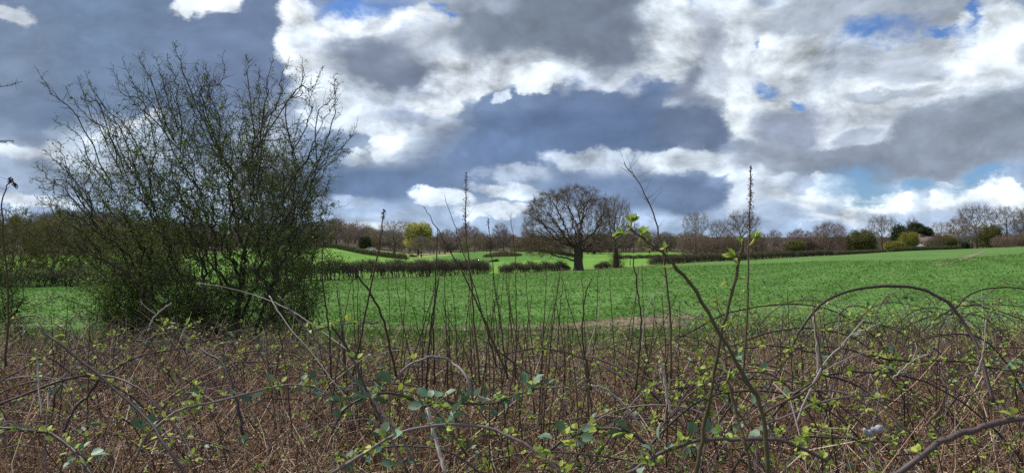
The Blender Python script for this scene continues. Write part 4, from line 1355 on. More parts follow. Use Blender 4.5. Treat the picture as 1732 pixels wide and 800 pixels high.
def leafy_bush(px, Y, wpx, top, label, seed, nb=26, leafn=5, name='hawthorn_bush', mt='leaf_haw'):
    """low, dense, twiggy bush"""
    r = np.random.default_rng(seed)
    b = ground_at(px, Y); Wd = wpx / F * Y / 2; H_ = (CY - top) / F * Y - b[2]
    A_, B_, R_, S_ = [], [], [], []
    for i in range(nb):
        a = r.uniform(-1, 1); dep = r.uniform(-.6, .6)
        end = np.array([a * Wd, dep * Wd * .6, H_ * (1 - .55 * a * a) * r.uniform(.7, 1.02)])
        p = spline([np.array([a * .25, dep * .2, -.1]), end * np.array([.35, .35, .5]) + r.normal(size=3) * .08, end], 10) + r.normal(size=(10, 3)) * .02
        A_.append(p[:-1]); B_.append(p[1:]); R_.append(np.linspace(.018, .004, 9))
        for j in range(34):
            f = r.uniform(.12, .98) * 9; k = min(int(f), 8); q = p[k] + (p[k + 1] - p[k]) * (f - k)
            d = nrm(r.normal(size=3) + [a * .3, 0, .1]); L = r.uniform(.2, .6)
            m1 = q + d * L * .5; m2 = m1 + nrm(d + r.normal(size=3) * .4) * L * .5
            A_.append(np.array([q, m1])); B_.append(np.array([m1, m2])); R_.append(np.array([.0045, .003]))
            for w in range(5):
                s0 = q + (m2 - q) * r.random(); e0 = s0 + r.normal(size=3) * .10
                A_.append(s0[None]); B_.append(e0[None]); R_.append(np.array([.002])); S_.append(e0); S_.append((s0 + e0) / 2)
    t = thing(name, b, label, 'bush')
    A, B, R = np.concatenate(A_), np.concatenate(B_), np.concatenate(R_)
    g = Geo(); segs(g, A, B, R, R * .75, 3, 0, r.random(len(A))); g.build('branches', M['bark_hawthorn'], t, smooth=False)
    S = np.repeat(np.array(S_), leafn, 0); k = len(S); S = S + r.normal(size=(k, 3)) * .035
    sz = r.uniform(.018, .036, k) * (1 + Y * .01)
    g = Geo(); diamonds(g, S, rand_dir(k, r), rand_dir(k, r), sz, sz * .46, 0, r.beta(2, 2.5, k)); g.build('leaves', M[mt], t, smooth=False)


leafy_bush(228, 12.6, 230, 385, 'dense low hawthorn bush left of the big hawthorn, leafing green', 1, nb=17, leafn=2)
leafy_bush(30, 13.5, 170, 425, 'sparse leafing bush at the left edge in front of the crop', 2, nb=4, leafn=2)
leafy_bush(495, 12.2, 110, 400, 'narrow leafing bush right of the big hawthorn stems', 3, nb=6, leafn=2)
leafy_bush(365, 10.8, 220, 470, 'dark twiggy bush filling the foot of the big hawthorn', 4, nb=6, leafn=2)

# ---------------------------------------------------------------- the thicket in front
def top_of_thicket(c, Y):
    """height of the dead stems over the ground: knee high, lower in the middle"""
    h = np.interp(c, [-200, 0, 300, 520, 600, 1050, 1180, 1300, 1732, 2200], [.72, .72, .70, .64, .56, .56, .72, .84, .86, .80])
    return h * np.interp(Y, [0, 1.2, 2.5, 6.5, 8.5, 9.6], [.3, .4, .9, 1.0, .8, .35])


def litter(n, seed, lo, hi, rad, flat, rmu, rsd, zlo=0.0, zhi=1.0, zpow=1.0, name=None):
    r = np.random.default_rng(seed)
    c = r.uniform(-260, 1990, n); Y = np.sqrt(r.uniform(1.3 ** 2, 9.2 ** 2, n))
    x = (c - CX) / F * Y
    H_ = top_of_thicket(c, Y)
    z = height(x, Y) + H_ * (zlo + (zhi - zlo) * r.random(n) ** zpow)
    L = r.uniform(lo, hi, n)[:, None]
    D = nrm(np.column_stack([r.normal(size=(n, 2)), r.normal(size=n) * flat]))
    up = D[:, 2] < 0; D[up] *= -1
    A = np.column_stack([x, Y, z])
    cl_ = np.sin(x * 2.3 + np.sin(Y * 1.9)) * np.sin(Y * 2.9 + np.sin(x * 1.7))
    return r, A, D, L, np.clip(r.normal(rmu, rsd, n) + .16 * cl_, 0, 1), rad * r.uniform(.6, 1.5, n)


# litter floor: one earth-brown mat of short broken pieces and dead grass
g = Geo()
r, A, D, L, R, w = litter(70000, 11, .05, .20, .0027, .38, .46, .27, 0, .60, 1.0)
segs(g, A, A + D * L, w, w * .6, 3, 0, R)
r, A, D, L, R, w = litter(26000, 12, .18, .55, .0021, 1.0, .55, .28, 0, .60, 1.0)
B = A + D * L * .5; D2 = nrm(D + r.normal(size=D.shape) * .35)
segs(g, A, B, w, w * .85, 3, 0, R); segs(g, B, B + D2 * L * .5, w * .85, w * .5, 3, 0, R)
r, A, D, L, R, w = litter(3200, 14, .15, .55, .0020, 1.4, .58, .26, .35, .95, 1.0)
B = A + D * L * .5; D2 = nrm(D + r.normal(size=D.shape) * .25)
segs(g, A, B, w, w * .85, 3, 0, R); segs(g, B, B + D2 * L * .5, w * .85, w * .5, 3, 0, R)
tag(g.build('dead_undergrowth', M['litter'], smooth=False), 'tangled brown dead stems and dry grass filling the foreground', 'undergrowth', kind='stuff')

# thin upright dead stems and dark young canes inside the tangle
g = Geo()
r, A, D, L, R, w = litter(6500, 13, .25, .70, .0022, 2.6, .45, .33, 0, .45, 1.0)
B = A + D * L * .5; D2 = nrm(D + r.normal(size=D.shape) * .18)
segs(g, A, B, w, w * .85, 3, 0, R); segs(g, B, B + D2 * L * .5, w * .85, w * .5, 3, 0, R)
n = 2100
c = r.uniform(-200, 1930, n); Y = np.sqrt(r.uniform(2.0 ** 2, 9.4 ** 2, n)); x = (c - CX) / F * Y
H_ = top_of_thicket(c, Y) * r.uniform(.55, 1.25, n) + (c > 1130) * .12 * r.random(n)
az_ = r.uniform(0, 2 * np.pi, n); span = r.uniform(.4, 1.5, n)
base = np.column_stack([x, Y, height(x, Y)])
dv = np.column_stack([np.cos(az_), np.sin(az_) * .8, np.zeros(n)])
prev = base; rd = r.uniform(.0016, .0042, n); rc = np.clip(r.normal(.35, .3, n), 0, 1)
CP = []
for f in np.linspace(0, 1, 9)[1:]:
    zz = H_ * (1 - (2 * f - 1) ** 2) * np.where(f > .5, 1.0, 1.0) + H_ * .25 * f * (f < .95)
    q = base + dv * (span * f)[:, None] + np.column_stack([r.normal(size=(n, 2)) * .015, zz])
    segs(g, prev, q, rd * (1.1 - .6 * f), rd * (1.1 - .6 * (f + .12)), 4, 1, rc); prev = q; CP.append(q)
tag(g.build('bramble_tangle', [M['stalk'], M['cane']], smooth=False), 'thin dark bramble shoots woven through the dead undergrowth', 'brambles', kind='stuff')
# small fresh leaves on them
CP = np.concatenate(CP)
def sprigs(g, P, k, s, m, r, rmu=.45, up=.3, leafy=True, pet=.6):
    n = len(P); Q = np.repeat(P, k, 0); s = np.repeat(np.broadcast_to(s, (n,)), k)
    axis = np.repeat(rand_dir(n, r) * [1, 1, .4] + [0, 0, .35], k, 0)
    D = nrm(axis + r.normal(size=(n * k, 3)) * .8); D[:, 2] = np.abs(D[:, 2]) * up + D[:, 2] * (1 - up)
    s = s * r.uniform(.6, 1.3, n * k)
    N_ = nrm(r.normal(size=(n * k, 3)) * .5 + [0, 0, 1])
    rr = np.clip(np.repeat(r.normal(rmu, .22, n), k) + r.normal(size=n * k) * .1, 0, 1)
    st = Q + D * (s * pet)[:, None]
    if leafy: leaves(g, st, D, N_, s, s * .36, m, rr)
    else: diamonds(g, st, D, N_, s, s * .4, m, rr)
    return Q, st
g = Geo()
cc = CX + F * CP[:, 0] / CP[:, 1]
patch = .5 + .5 * np.sin(CP[:, 0] * 2.1 + 1.0) * np.sin(CP[:, 1] * 1.7)
pk = np.interp(cc, [0, 480, 600, 1150, 1300, 1732], [.30, .36, .95, 1.0, .95, .7]) * (.4 + patch)
s_ = r.random(len(CP)) < pk
sprigs(g, CP[s_], 4, .020, 0, r, .4, pet=.25)
s_ = (r.random(len(CP)) < .055 * (.4 + patch))
sprigs(g, CP[s_], 3, .032, 1, r, .5, pet=.25)
tag(g.build('bramble_leaves', [M['leaf_bud'], M['leaf_bramble']], smooth=False), 'small fresh yellow-green and older blue-green bramble leaves over the tangle', 'leaves', kind='stuff')


# --- big single canes, traced one by one with a depth for each point
def cane(path, r0, r1, label, leafk=8, seed=0, old=0, m='cane', k=34, tone=None, thorns=True, name='bramble_cane', ls=.026):
    q = np.random.default_rng(seed + 500)
    P = np.array([pt(*p) for p in path]); o = P[0].copy()
    P = spline(P, k); P[1:-1] += np.repeat(q.normal(size=(k, 3)), 3, 0)[1:k - 1] * .0019
    t = thing(name, o, label, 'bramble', 'arching bramble canes' if name == 'bramble_cane' else None)
    g = Geo(); rad = np.linspace(r0, r1, k) * (1 + .025 * q.normal(size=k))
    tn = q.uniform(.2, .7) if tone is None else tone
    chain(g, P, rad, 7, 0, tn)
    if thorns:
        n = k * 3; i = q.integers(1, k - 1, n); b = P[i]; d = rand_dir(n, q)
        tg = nrm(P[i + 1 - (i == k - 1)] - P[i - 1]); d = nrm(d - tg * (d * tg).sum(1)[:, None] - tg * .4)
        segs(g, b + d * rad[i][:, None] * .7, b + d * (rad[i][:, None] + .0055), .0016, .0002, 3, 0, tn)
    g.build('stem', M[m], t, origin=o)
    if leafk:
        g = Geo(); i = q.integers(2, k, leafk); b = P[i]
        Q, st = sprigs(g, b + q.normal(size=b.shape) * .004, 4, ls, 0, q, .5)
        segs(g, Q, st, .0009, .0007, 3, 0, .2)
        if old:
            i = q.integers(2, k, old); Q, st = sprigs(g, P[i], 3, ls * 1.7, 1, q, .5, pet=.8); segs(g, Q, st, .0011, .0009, 3, 0, .1)
        g.build('leaves', [M['leaf_bud'], M['leaf_bramble']], t, smooth=False, origin=o)
    return t


C_ = cane
C_([(1335, 600, 3.7), (1356, 553, 3.7), (1390, 514, 3.7), (1438, 492, 3.7), (1500, 484, 3.7), (1555, 489, 3.7), (1600, 509, 3.65), (1636, 553, 3.6), (1662, 612, 3.5), (1680, 680, 3.4)], .0055, .0085,
   'longest dark cane arching high over the right side against the crop', 5, 1, tone=.3, k=60)
C_([(1500, 812, 1.5), (1560, 768, 1.5), (1610, 738, 1.5), (1668, 720, 1.5), (1760, 700, 1.5)], .0062, .0058, 'thick purple-brown cane crossing the bottom right corner', 3, 2, tone=.62, ls=.02)
C_([(1060, 800, 1.9), (1110, 770, 1.9), (1160, 750, 1.9), (1215, 742, 1.9), (1290, 740, 1.9), (1345, 752, 1.9), (1400, 780, 1.9)], .0052, .004, 'purple cane arching low, bottom centre-right', 12, 3, 5, tone=.62, ls=.02)
C_([(-10, 688, 3.4), (50, 664, 3.4), (100, 645, 3.4), (160, 634, 3.5), (215, 644, 3.4), (260, 680, 3.3), (310, 740, 3.2), (330, 780, 3.1)], .0052, .005, 'dark cane arching through the left foreground', 4, 4, tone=.2)
C_([(60, 548, 3.0), (100, 580, 2.95), (165, 632, 2.9), (240, 700, 2.8), (285, 760, 2.7), (320, 812, 2.65)], .0048, .006, 'straight dark cane slanting down to the bottom left', 2, 5, tone=.35)
C_([(168, 640, 3.2), (150, 668, 3.2), (125, 690, 3.15), (108, 730, 3.1)], .0055, .006, 'short black cane crossing the arching one on the left', 0, 6, tone=.1)
C_([(-10, 725, 2.3), (40, 728, 2.3), (85, 732, 2.3), (120, 755, 2.25), (140, 780, 2.2), (158, 812, 2.15)], .005, .0058, 'dark leafy cane drooping in the bottom left corner', 9, 7, 5, tone=.2, ls=.018)
C_([(228, 778, 2.9), (245, 740, 2.9), (270, 718, 2.9), (310, 690, 2.95), (350, 683, 3.0), (420, 665, 3.1), (480, 652, 3.2), (520, 652, 3.2), (560, 668, 3.2)], .0055, .0035, 'pale purple leafy cane running up from the bottom left towards the centre', 14, 8, 6, tone=.85)
C_([(165, 640, 3.6), (230, 605, 3.7), (300, 590, 3.8), (340, 578, 3.9), (380, 570, 4.0)], .0045, .003, 'thin dark cane rising right from the crossing canes', 3, 9, tone=.2)
C_([(-10, 650, 4.0), (30, 628, 4.0), (80, 600, 4.1), (150, 585, 4.2), (220, 560, 4.4), (290, 548, 4.5), (340, 560, 4.5)], .0045, .003, 'leafy thin cane along the upper left of the tangle', 12, 10, tone=.2)
C_([(340, 590, 3.6), (380, 620, 3.5), (400, 680, 3.4), (412, 735, 3.35)], .006, .007, 'black cane hooking down left of the centre', 0, 11, tone=.05)
C_([(560, 800, 2.3), (615, 765, 2.3), (680, 730, 2.3), (760, 718, 2.3), (830, 724, 2.3), (890, 750, 2.25), (960, 808, 2.2)], .0048, .0042, 'pale arching cane low in the centre', 9, 12, 4, tone=.85)
C_([(668, 642, 3.2), (690, 620, 3.2), (718, 606, 3.2), (745, 604, 3.2), (765, 612, 3.2), (790, 640, 3.1), (800, 670, 3.1)], .0055, .005, 'short lilac-grey arch in the middle of the tangle', 3, 13, tone=.95)
C_([(640, 545, 3.4), (610, 545, 3.4), (575, 548, 3.4), (520, 560, 3.4)], .004, .0025, 'thin pale twig cane by the hawthorn foot', 6, 14, tone=.7)
C_([(560, 548, 2.6), (590, 590, 2.6), (615, 650, 2.55), (650, 720, 2.5), (690, 800, 2.4)], .0036, .0045, 'dark cane slanting down beside the blue-green leaves', 2, 15, 3, tone=.15)
C_([(470, 500, 2.4), (520, 560, 2.4), (580, 620, 2.4), (640, 690, 2.35), (690, 760, 2.3), (720, 812, 2.3)], .0026, .0036, 'long straight grey-brown cane leaning across the left centre', 0, 16, tone=.75)
C_([(560, 735, 2.9), (585, 690, 2.9), (640, 665, 2.9), (690, 672, 2.9), (740, 700, 2.8), (790, 770, 2.7)], .004, .0045, 'arching cane carrying the thickest blue-green leaves', 10, 17, 13, tone=.25, ls=.027)
C_([(700, 690, 2.8), (760, 680, 2.8), (830, 682, 2.8), (880, 665, 2.8), (915, 655, 2.8)], .0038, .003, 'flat cane with blue-green leaves right of the centre', 6, 18, 12, tone=.3, ls=.027)
C_([(1000, 602, 3.6), (1050, 622, 3.5), (1090, 655, 3.4), (1120, 682, 3.4)], .0048, .0055, 'short dark cane slanting down right of the centre stalks', 2, 19, tone=.4)
C_([(1120, 770, 2.2), (1060, 728, 2.2), (1010, 725, 2.3), (960, 742, 2.3), (930, 760, 2.3)], .0045, .004, 'low dark cane between the two pale arches', 6, 20, 3, tone=.3)
C_([(1120, 585, 4.6), (1170, 560, 4.6), (1230, 530, 4.7), (1300, 517, 4.8), (1360, 515, 4.8), (1420, 530, 4.8), (1480, 570, 4.7)], .005, .004, 'dark cane arching over the upper right tangle', 10, 21, tone=.25)
C_([(1235, 585, 4.4), (1310, 560, 4.4), (1380, 556, 4.4), (1450, 575, 4.4), (1520, 640, 4.3)], .0045, .004, 'lower dark cane under the long right-hand arch', 10, 22, tone=.25)
C_([(1390, 632, 3.2), (1450, 652, 3.2), (1495, 690, 3.1), (1535, 730, 3.0), (1565, 770, 3.0)], .0048, .006, 'dark cane falling to the right of the sapling', 6, 23, tone=.2)
C_([(1290, 720, 3.0), (1360, 690, 3.0), (1410, 675, 3.0), (1470, 670, 3.0), (1510, 690, 3.0)], .0042, .004, 'thin lilac cane crossing behind the sapling', 8, 24, tone=.8)
C_([(1470, 600, 3.6), (1530, 612, 3.6), (1600, 610, 3.6), (1680, 622, 3.6), (1745, 632, 3.6)], .0045, .004, 'leafy dark cane running out to the right edge', 14, 25, tone=.2)
C_([(1610, 530, 5.4), (1640, 498, 5.4), (1690, 486, 5.4), (1750, 490, 5.4)], .006, .005, 'dark cane arching out of view at the right edge', 2, 26, tone=.25)
C_([(1560, 560, 5.0), (1600, 528, 5.0), (1650, 516, 5.0), (1745, 545, 4.9)], .005, .004, 'second cane arching under the right edge arch', 5, 27, tone=.25)
C_([(1300, 742, 2.6), (1380, 738, 2.6), (1460, 745, 2.6), (1530, 750, 2.6)], .0036, .003, 'flat thin cane with small leaves near the grey lump', 10, 28, tone=.5)
C_([(1135, 705, 3.0), (1180, 640, 3.2), (1240, 600, 3.4), (1300, 585, 3.6), (1400, 600, 3.6)], .0042, .0035, 'leafy cane arching behind the sapling stems', 14, 29, 3, tone=.3)
C_([(820, 575, 3.8), (880, 620, 3.7), (930, 650, 3.6), (960, 700, 3.5)], .0045, .005, 'dark cane slanting through the centre stalks', 3, 30, tone=.15)
C_([(840, 600, 4.2), (920, 590, 4.2), (1000, 610, 4.2), (1080, 650, 4.0)], .004, .003, 'thin leafy cane among the centre stalks', 8, 31, tone=.3)
C_([(20, 540, 5.0), (60, 535, 5.0), (130, 570, 4.9), (200, 640, 4.8)], .0042, .004, 'thin cane at the upper left edge of the tangle', 4, 32, tone=.4)

# --- many more single canes, scattered
cr = np.random.default_rng(314)
for zone, a, b, n, y0_, y1_ in (('in the left tangle', -20, 560, 17, 3.2, 7.5), ('in the centre tangle', 580, 1120, 14, 2.9, 6.5), ('in the right tangle', 1130, 1740, 27, 3.0, 7.8)):
    rows = sorted([(cr.uniform(a, b), cr.uniform(y0_, y1_)) for _ in range(n)])
    for i, (px, Y) in enumerate(rows):
        apex = top_of_thicket(px, Y) + cr.uniform(.02, .20) + (.10 if px > 1130 else 0)
        w = cr.uniform(.35, 1.0) * cr.choice([-1, 1]); x0 = (px - CX) / F * Y; dy = cr.uniform(-.4, .4)
        path = []
        for u in (-1, -.72, -.35, 0, .4, .75, 1.05):
            x = x0 + w * u * (1.0 if u < 0 else 1.25); y = Y + dy * u; z = hz_(x, y) + apex * (1 - abs(u) ** 2.2) + (.03 if u > 0 else 0)
            path.append((CX + F * x / y, CY - F * z / y, y))
        tn = float(cr.choice([.1, .2, .3, .45, .65, .9]))
        C_(path, cr.uniform(.0042, .0065), cr.uniform(.0022, .0032), '%s cane arching over, %s from the left %s' % ('dark' if tn < .5 else 'pale lilac-grey', ORD[i], zone),
           int(cr.integers(3, 13)), 600 + i + int(a), tone=tn, old=int(cr.choice([0, 0, 2, 4])))

# --- pale dead forked stems
def dead(path, r0, r1, label, seed, forks=(), m='cane_grey', tone=.6):
    q = np.random.default_rng(seed); P = np.array([pt(*p) for p in path]); o = P[0].copy()
    P = spline(P, 20); P[1:-1] += q.normal(size=(18, 3)) * .002
    g = Geo(); chain(g, P, np.linspace(r0, r1, 20), 6, 0, tone)
    for f, dx, dy, l in forks:
        i = int(f * 19); d = nrm(np.array([dx, q.normal() * .3, dy])); e = P[i] + d * l
        chain(g, spline([P[i], P[i] + d * l * .5 + q.normal(size=3) * .01, e], 8), np.linspace(r0 * .6, r1 * .6, 8), 5, 0, tone)
    o2 = g.build('dead_branch', M[m], origin=o)
    tag(o2, label, 'dead stem', 'pale dead stems')
dead([(1345, 720, 2.8), (1385, 630, 2.8), (1430, 575, 2.8), (1462, 540, 2.8)], .0042, .002, 'pale grey forked dead stem right of the sapling', 1, [(.35, .9, .35, .22), (.6, -.2, 1, .16), (.75, 1, .5, .12)])
dead([(1386, 640, 2.9), (1382, 590, 2.9), (1377, 536, 2.9)], .005, .0035, 'short upright whitish broken stem right of the sapling', 2)
dead([(60, 590, 3.4), (64, 625, 3.4), (70, 705, 3.3)], .0035, .003, 'thin whitish upright stem in the left foreground', 3)
dead([(1510, 640, 3.0), (1540, 612, 3.0), (1570, 598, 3.0)], .0035, .002, 'pale bent stem below the leafy right-hand cane', 4, [(.5, .2, 1, .08)])
dead([(1116, 610, 2.6), (1124, 640, 2.6), (1135, 700, 2.6)], .005, .004, 'whitish broken stem right of the centre stalks', 5)
dead([(722, 690, 2.4), (735, 735, 2.4), (752, 800, 2.35)], .005, .006, 'pinkish peeling dead stem low in the centre', 6, tone=.75)
dead([(1565, 720, 2.6), (1590, 690, 2.6), (1600, 668, 2.6)], .005, .003, 'brown broken stub right of the grey lump', 7, m='stalk', tone=.6)
dead([(1000, 650, 3.0), (1028, 660, 3.0), (1060, 690, 3.0), (1085, 720, 3.0)], .004, .0045, 'lilac-white curved dead cane right of the centre', 8)
dead([(250, 560, 4.5), (262, 535, 4.5), (290, 512, 4.5)], .005, .003, 'pale forked twig in front of the hawthorn foot', 9, [(.6, -.6, .6, .12)])
dead([(335, 478, 5.5), (420, 495, 5.5), (500, 530, 5.3), (600, 600, 5.0)], .0026, .0034, 'long pale dead cane bowed in front of the hawthorn', 10)
dead([(455, 500, 3.5), (480, 540, 3.4), (530, 600, 3.3), (590, 680, 3.2)], .0021, .0021, 'pale straw stem leaning right beside the hawthorn', 11)
dead([(1085, 590, 3.3), (1095, 520, 3.3), (1130, 470, 3.3)], .0025, .0012, 'pale straw stem leaning by the small green leaves', 12)
dead([(985, 620, 3.4), (1010, 540, 3.4), (1022, 465, 3.4)], .0025, .0012, 'thin straw stem right of the crossing stalks', 13)
dead([(1650, 640, 3.4), (1662, 600, 3.4), (1668, 540, 3.4)], .0035, .002, 'whitish bent stem near the right edge', 14)

# --- tall dead stalks standing above the tangle
def stalk(path, r0, r1, label, seed, head=None, m='stalk', tone=.25, twig=0, group='tall dead stalks above the brambles', name='dead_stalk'):
    q = np.random.default_rng(seed + 900); P = np.array([pt(*p) for p in path]); o = P[0].copy()
    k = 26; P = spline(P, k); P[1:-1] += q.normal(size=(k - 2, 3)) * .0018
    t = thing(name, o, label, 'stalk', group)
    r0, r1 = r0 * 1.3, r1 * 1.15; tone *= .8
    g = Geo(); chain(g, P, np.linspace(r0, r1, k), 5, 0, tone)
    for j in range(twig):
        i = q.integers(6, k - 1); d = nrm(np.array([q.choice([-1, 1]) * q.uniform(.3, 1), q.normal() * .4, q.uniform(.2, 1)]))
        l = q.uniform(.02, .09); segs(g, P[i][None], (P[i] + d * l)[None], r1 * .8, r1 * .3, 3, 0, tone)
    g.build('stem', M[m], t, origin=o)
    if head:
        a, width, nn, sz, hm, ht = head
        i = (k - 1) * (a + (1 - a) * q.random(nn)); i0 = i.astype(int).clip(0, k - 2)
        b = P[i0] + (P[i0 + 1] - P[i0]) * (i - i0)[:, None]
        f = np.sin(np.pi * np.clip((i / (k - 1) - a) / (1 - a), 0.03, .97)) ** .6
        d = nrm(q.normal(size=(nn, 3)) + [0, 0, .6]); e = b + d * (width * f * q.uniform(.3, 1, nn))[:, None]
        g = Geo(); segs(g, b, e, .0006, .0004, 3, 0, tone)
        diamonds(g, e, rand_dir(nn, q), rand_dir(nn, q), sz, sz * .5, 0, np.clip(ht + q.normal(size=nn) * .2, 0, 1))
        g.build('seed_head', M[hm], t, smooth=False, origin=o)
    return t

M['seed'] = mat('seed', [(0, (.07, .03, .022)), (1, (.18, .09, .06))])
M['dock'] = mat('dock', [(0, (.10, .025, .02)), (1, (.24, .08, .055))])
S_ = stalk
S_([(812, 650, 3.6), (803, 560, 3.6), (796, 470, 3.6), (789, 400, 3.6), (787, 350, 3.6), (789, 292, 3.6)], .0045, .0012, 'tall stalk with feathery brown seed head standing over the centre', 1, (.60, .028, 170, .006, 'seed', .5), tone=.7, twig=6)
S_([(1256, 640, 2.6), (1262, 560, 2.6), (1266, 460, 2.6), (1268, 370, 2.6), (1270, 280, 2.6)], .0034, .0012, 'tall dock stalk with narrow dark red seed spike on the right', 2, (.66, .015, 260, .0045, 'dock', .4), tone=.6)
S_([(1135, 640, 2.5), (1133, 540, 2.5), (1122, 430, 2.5), (1104, 360, 2.5), (1080, 310, 2.5), (1055, 275, 2.5)], .0034, .0008, 'long bent grey stalk curving up to the left above the small leaves', 3, tone=.65, twig=34)
S_([(596, 640, 3.2), (612, 560, 3.2), (632, 460, 3.2), (644, 400, 3.2), (650, 355, 3.2)], .0042, .0018, 'dark leaning stalk with curled tip left of the yellow willow', 4, (.9, .012, 50, .006, 'seed', .2), tone=.2)
S_([(672, 640, 3.2), (648, 540, 3.2), (622, 490, 3.2), (592, 447, 3.2)], .0046, .003, 'broken-topped dark stalk crossing the leaning one', 5, tone=.1)
S_([(860, 640, 3.4), (815, 530, 3.4), (770, 440, 3.4), (738, 385, 3.4), (716, 348, 3.4)], .004, .001, 'long thin stalk leaning far to the left over the centre', 6, tone=.3, twig=5)
S_([(840, 620, 3.5), (810, 510, 3.5), (778, 410, 3.5), (752, 330, 3.5)], .0032, .0008, 'thin stalk leaning left beside the feathery seed head', 7, tone=.25, twig=4)
S_([(858, 640, 3.6), (848, 560, 3.6), (835, 470, 3.6), (826, 370, 3.6)], .0034, .0014, 'straight thin stalk with small dark tip right of the feathery one', 8, (.93, .01, 26, .006, 'seed', .1), tone=.2)
S_([(872, 640, 3.8), (873, 540, 3.8), (871, 440, 3.8), (864, 360, 3.8)], .0028, .001, 'thin upright stalk left of the oak, tip bent over', 9, tone=.3, twig=3)
S_([(560, 640, 3.3), (556, 560, 3.3), (546, 480, 3.3), (545, 410, 3.3)], .0038, .0022, 'upright dark stalk at the right edge of the hawthorn', 10, tone=.15)
S_([(735, 650, 3.5), (733, 560, 3.5), (737, 470, 3.5), (740, 385, 3.5)], .0042, .0018, 'dark upright stalk with slight kink left of the centre group', 11, tone=.1)
S_([(720, 660, 3.3), (728, 560, 3.3), (742, 470, 3.3)], .0044, .003, 'short stout dark stalk left of the centre group', 12, tone=.1)
S_([(10, 620, 2.8), (14, 520, 2.8), (6, 400, 2.8), (5, 340, 2.8), (18, 306, 2.8), (28, 318, 2.8)], .0034, .001, 'thin stalk curling over at the left edge', 13, (.75, .012, 60, .008, 'seed', .2), tone=.3, twig=6)
S_([(1075, 660, 3.2), (1084, 560, 3.2), (1077, 480, 3.2), (1070, 434, 3.2)], .0036, .0022, 'dark stalk right of the upright tree trunk', 14, tone=.15)
S_([(1290, 700, 2.2), (1384, 640, 2.3), (1380, 560, 2.3), (1372, 500, 2.3)], .0030, .0015, 'grey bent stalk near the white broken stem', 15, tone=.7)
S_([(1000, 660, 3.2), (985, 570, 3.2), (990, 500, 3.2), (1002, 470, 3.2)], .0036, .0018, 'dark stalk with hooked top below the oak trunk', 16, tone=.2)
qr = np.random.default_rng(77)
zones = [(560, 700, 12), (700, 860, 26), (860, 1010, 22), (1010, 1150, 10), (1180, 1700, 14), (440, 560, 3), (20, 300, 5)]
WHERE = {560: 'between the hawthorn and the yellow willow', 700: 'around the feathery seed head', 860: 'below the great oak', 1010: 'below the upright tree',
         1180: 'in the tangle on the right', 440: 'at the right foot of the hawthorn', 20: 'at the far left of the tangle'}
for a, b, n in zones:
    rows = []
    for i in range(n):
        px = qr.uniform(a, b); Y = qr.uniform(3.4, 6.5)
        lean = qr.normal() * 26; top = qr.uniform(440, 545) if a < 1100 else qr.uniform(460, 580)
        if a < 500: top = qr.uniform(480, 560)
        rows.append((px + lean, px, Y, lean, top))
    for i, (tx, px, Y, lean, top) in enumerate(sorted(rows)):
        y0 = min(CY + 1.1 / Y * F, 790)
        how = 'leaning left' if lean < -18 else ('leaning right' if lean > 18 else 'upright')
        S_([(px, y0, Y), (px + lean * .45 + qr.normal() * 5, (y0 + top) / 2, Y), (px + lean, top, Y)], qr.uniform(.0026, .0042) * (Y / 4) ** .5, .0015,
           'thin %s stalk, %s from left %s' % (how, ORD[i], WHERE[a]), 100 + i + a, tone=float(np.clip(qr.normal(.25, .2), 0, 1)), twig=int(qr.integers(0, 4)),
           group='thin dead stalks rising from the brambles')

# --- the sapling with opening buds at the right, close to the camera
def sapling(name, paths, label, buds, seed):
    q = np.random.default_rng(seed); o = pt(*paths[0][0][0])
    t = thing(name, o, label, 'sapling')
    g = Geo()
    for path, r0, r1 in paths:
        P = np.array([pt(*p) for p in path]); P = spline(P, 30); P[1:-1] += q.normal(size=(28, 3)) * .0012
        rad = np.linspace(r0, r1, 30) * (1 + .12 * q.normal(size=30)); chain(g, P, rad, 8, 0, .5)
        for j in range(26):
            i = q.integers(1, 29); d = rand_dir(1, q)[0]
            segs(g, P[i][None], (P[i] + d * (rad[i] + .0035))[None], .0016, .0006, 4, 0, .6)
    g.build('stem', M['sapling_bark'], t, origin=o)
    for (px, py, Y, s, k, dx, dz) in buds:
        b = pt(px, py, Y); g = Geo()
        ax = nrm(np.array([dx, q.normal() * .2, dz])); root = b - ax * s * .8
        chain(g, spline([root, b - ax * s * .3 + [0, 0, -.002], b], 5), [.0013, .0016, .0019, .002, .0012], 6, 0, .85)
        D = nrm(np.repeat(ax[None], k, 0) + q.normal(size=(k, 3)) * .55)
        N_ = nrm(rand_dir(k, q) * .6 + [0, -.3, 1]); L = s * q.uniform(.6, 1.15, k)
        leaves(g, np.repeat(b[None], k, 0), D, N_, L, L * .27, 0, np.clip(q.normal(.45, .2, k), 0, 1), droop=.05)
        g.build('leaf_bud', M['leaf_bud'], t, origin=o)
M['sapling_bark'] = mat('sapling_bark', [(0, (.05, .04, .02)), (1, (.13, .105, .06))], noise=(60, 4), bump=(300, .5, .002))
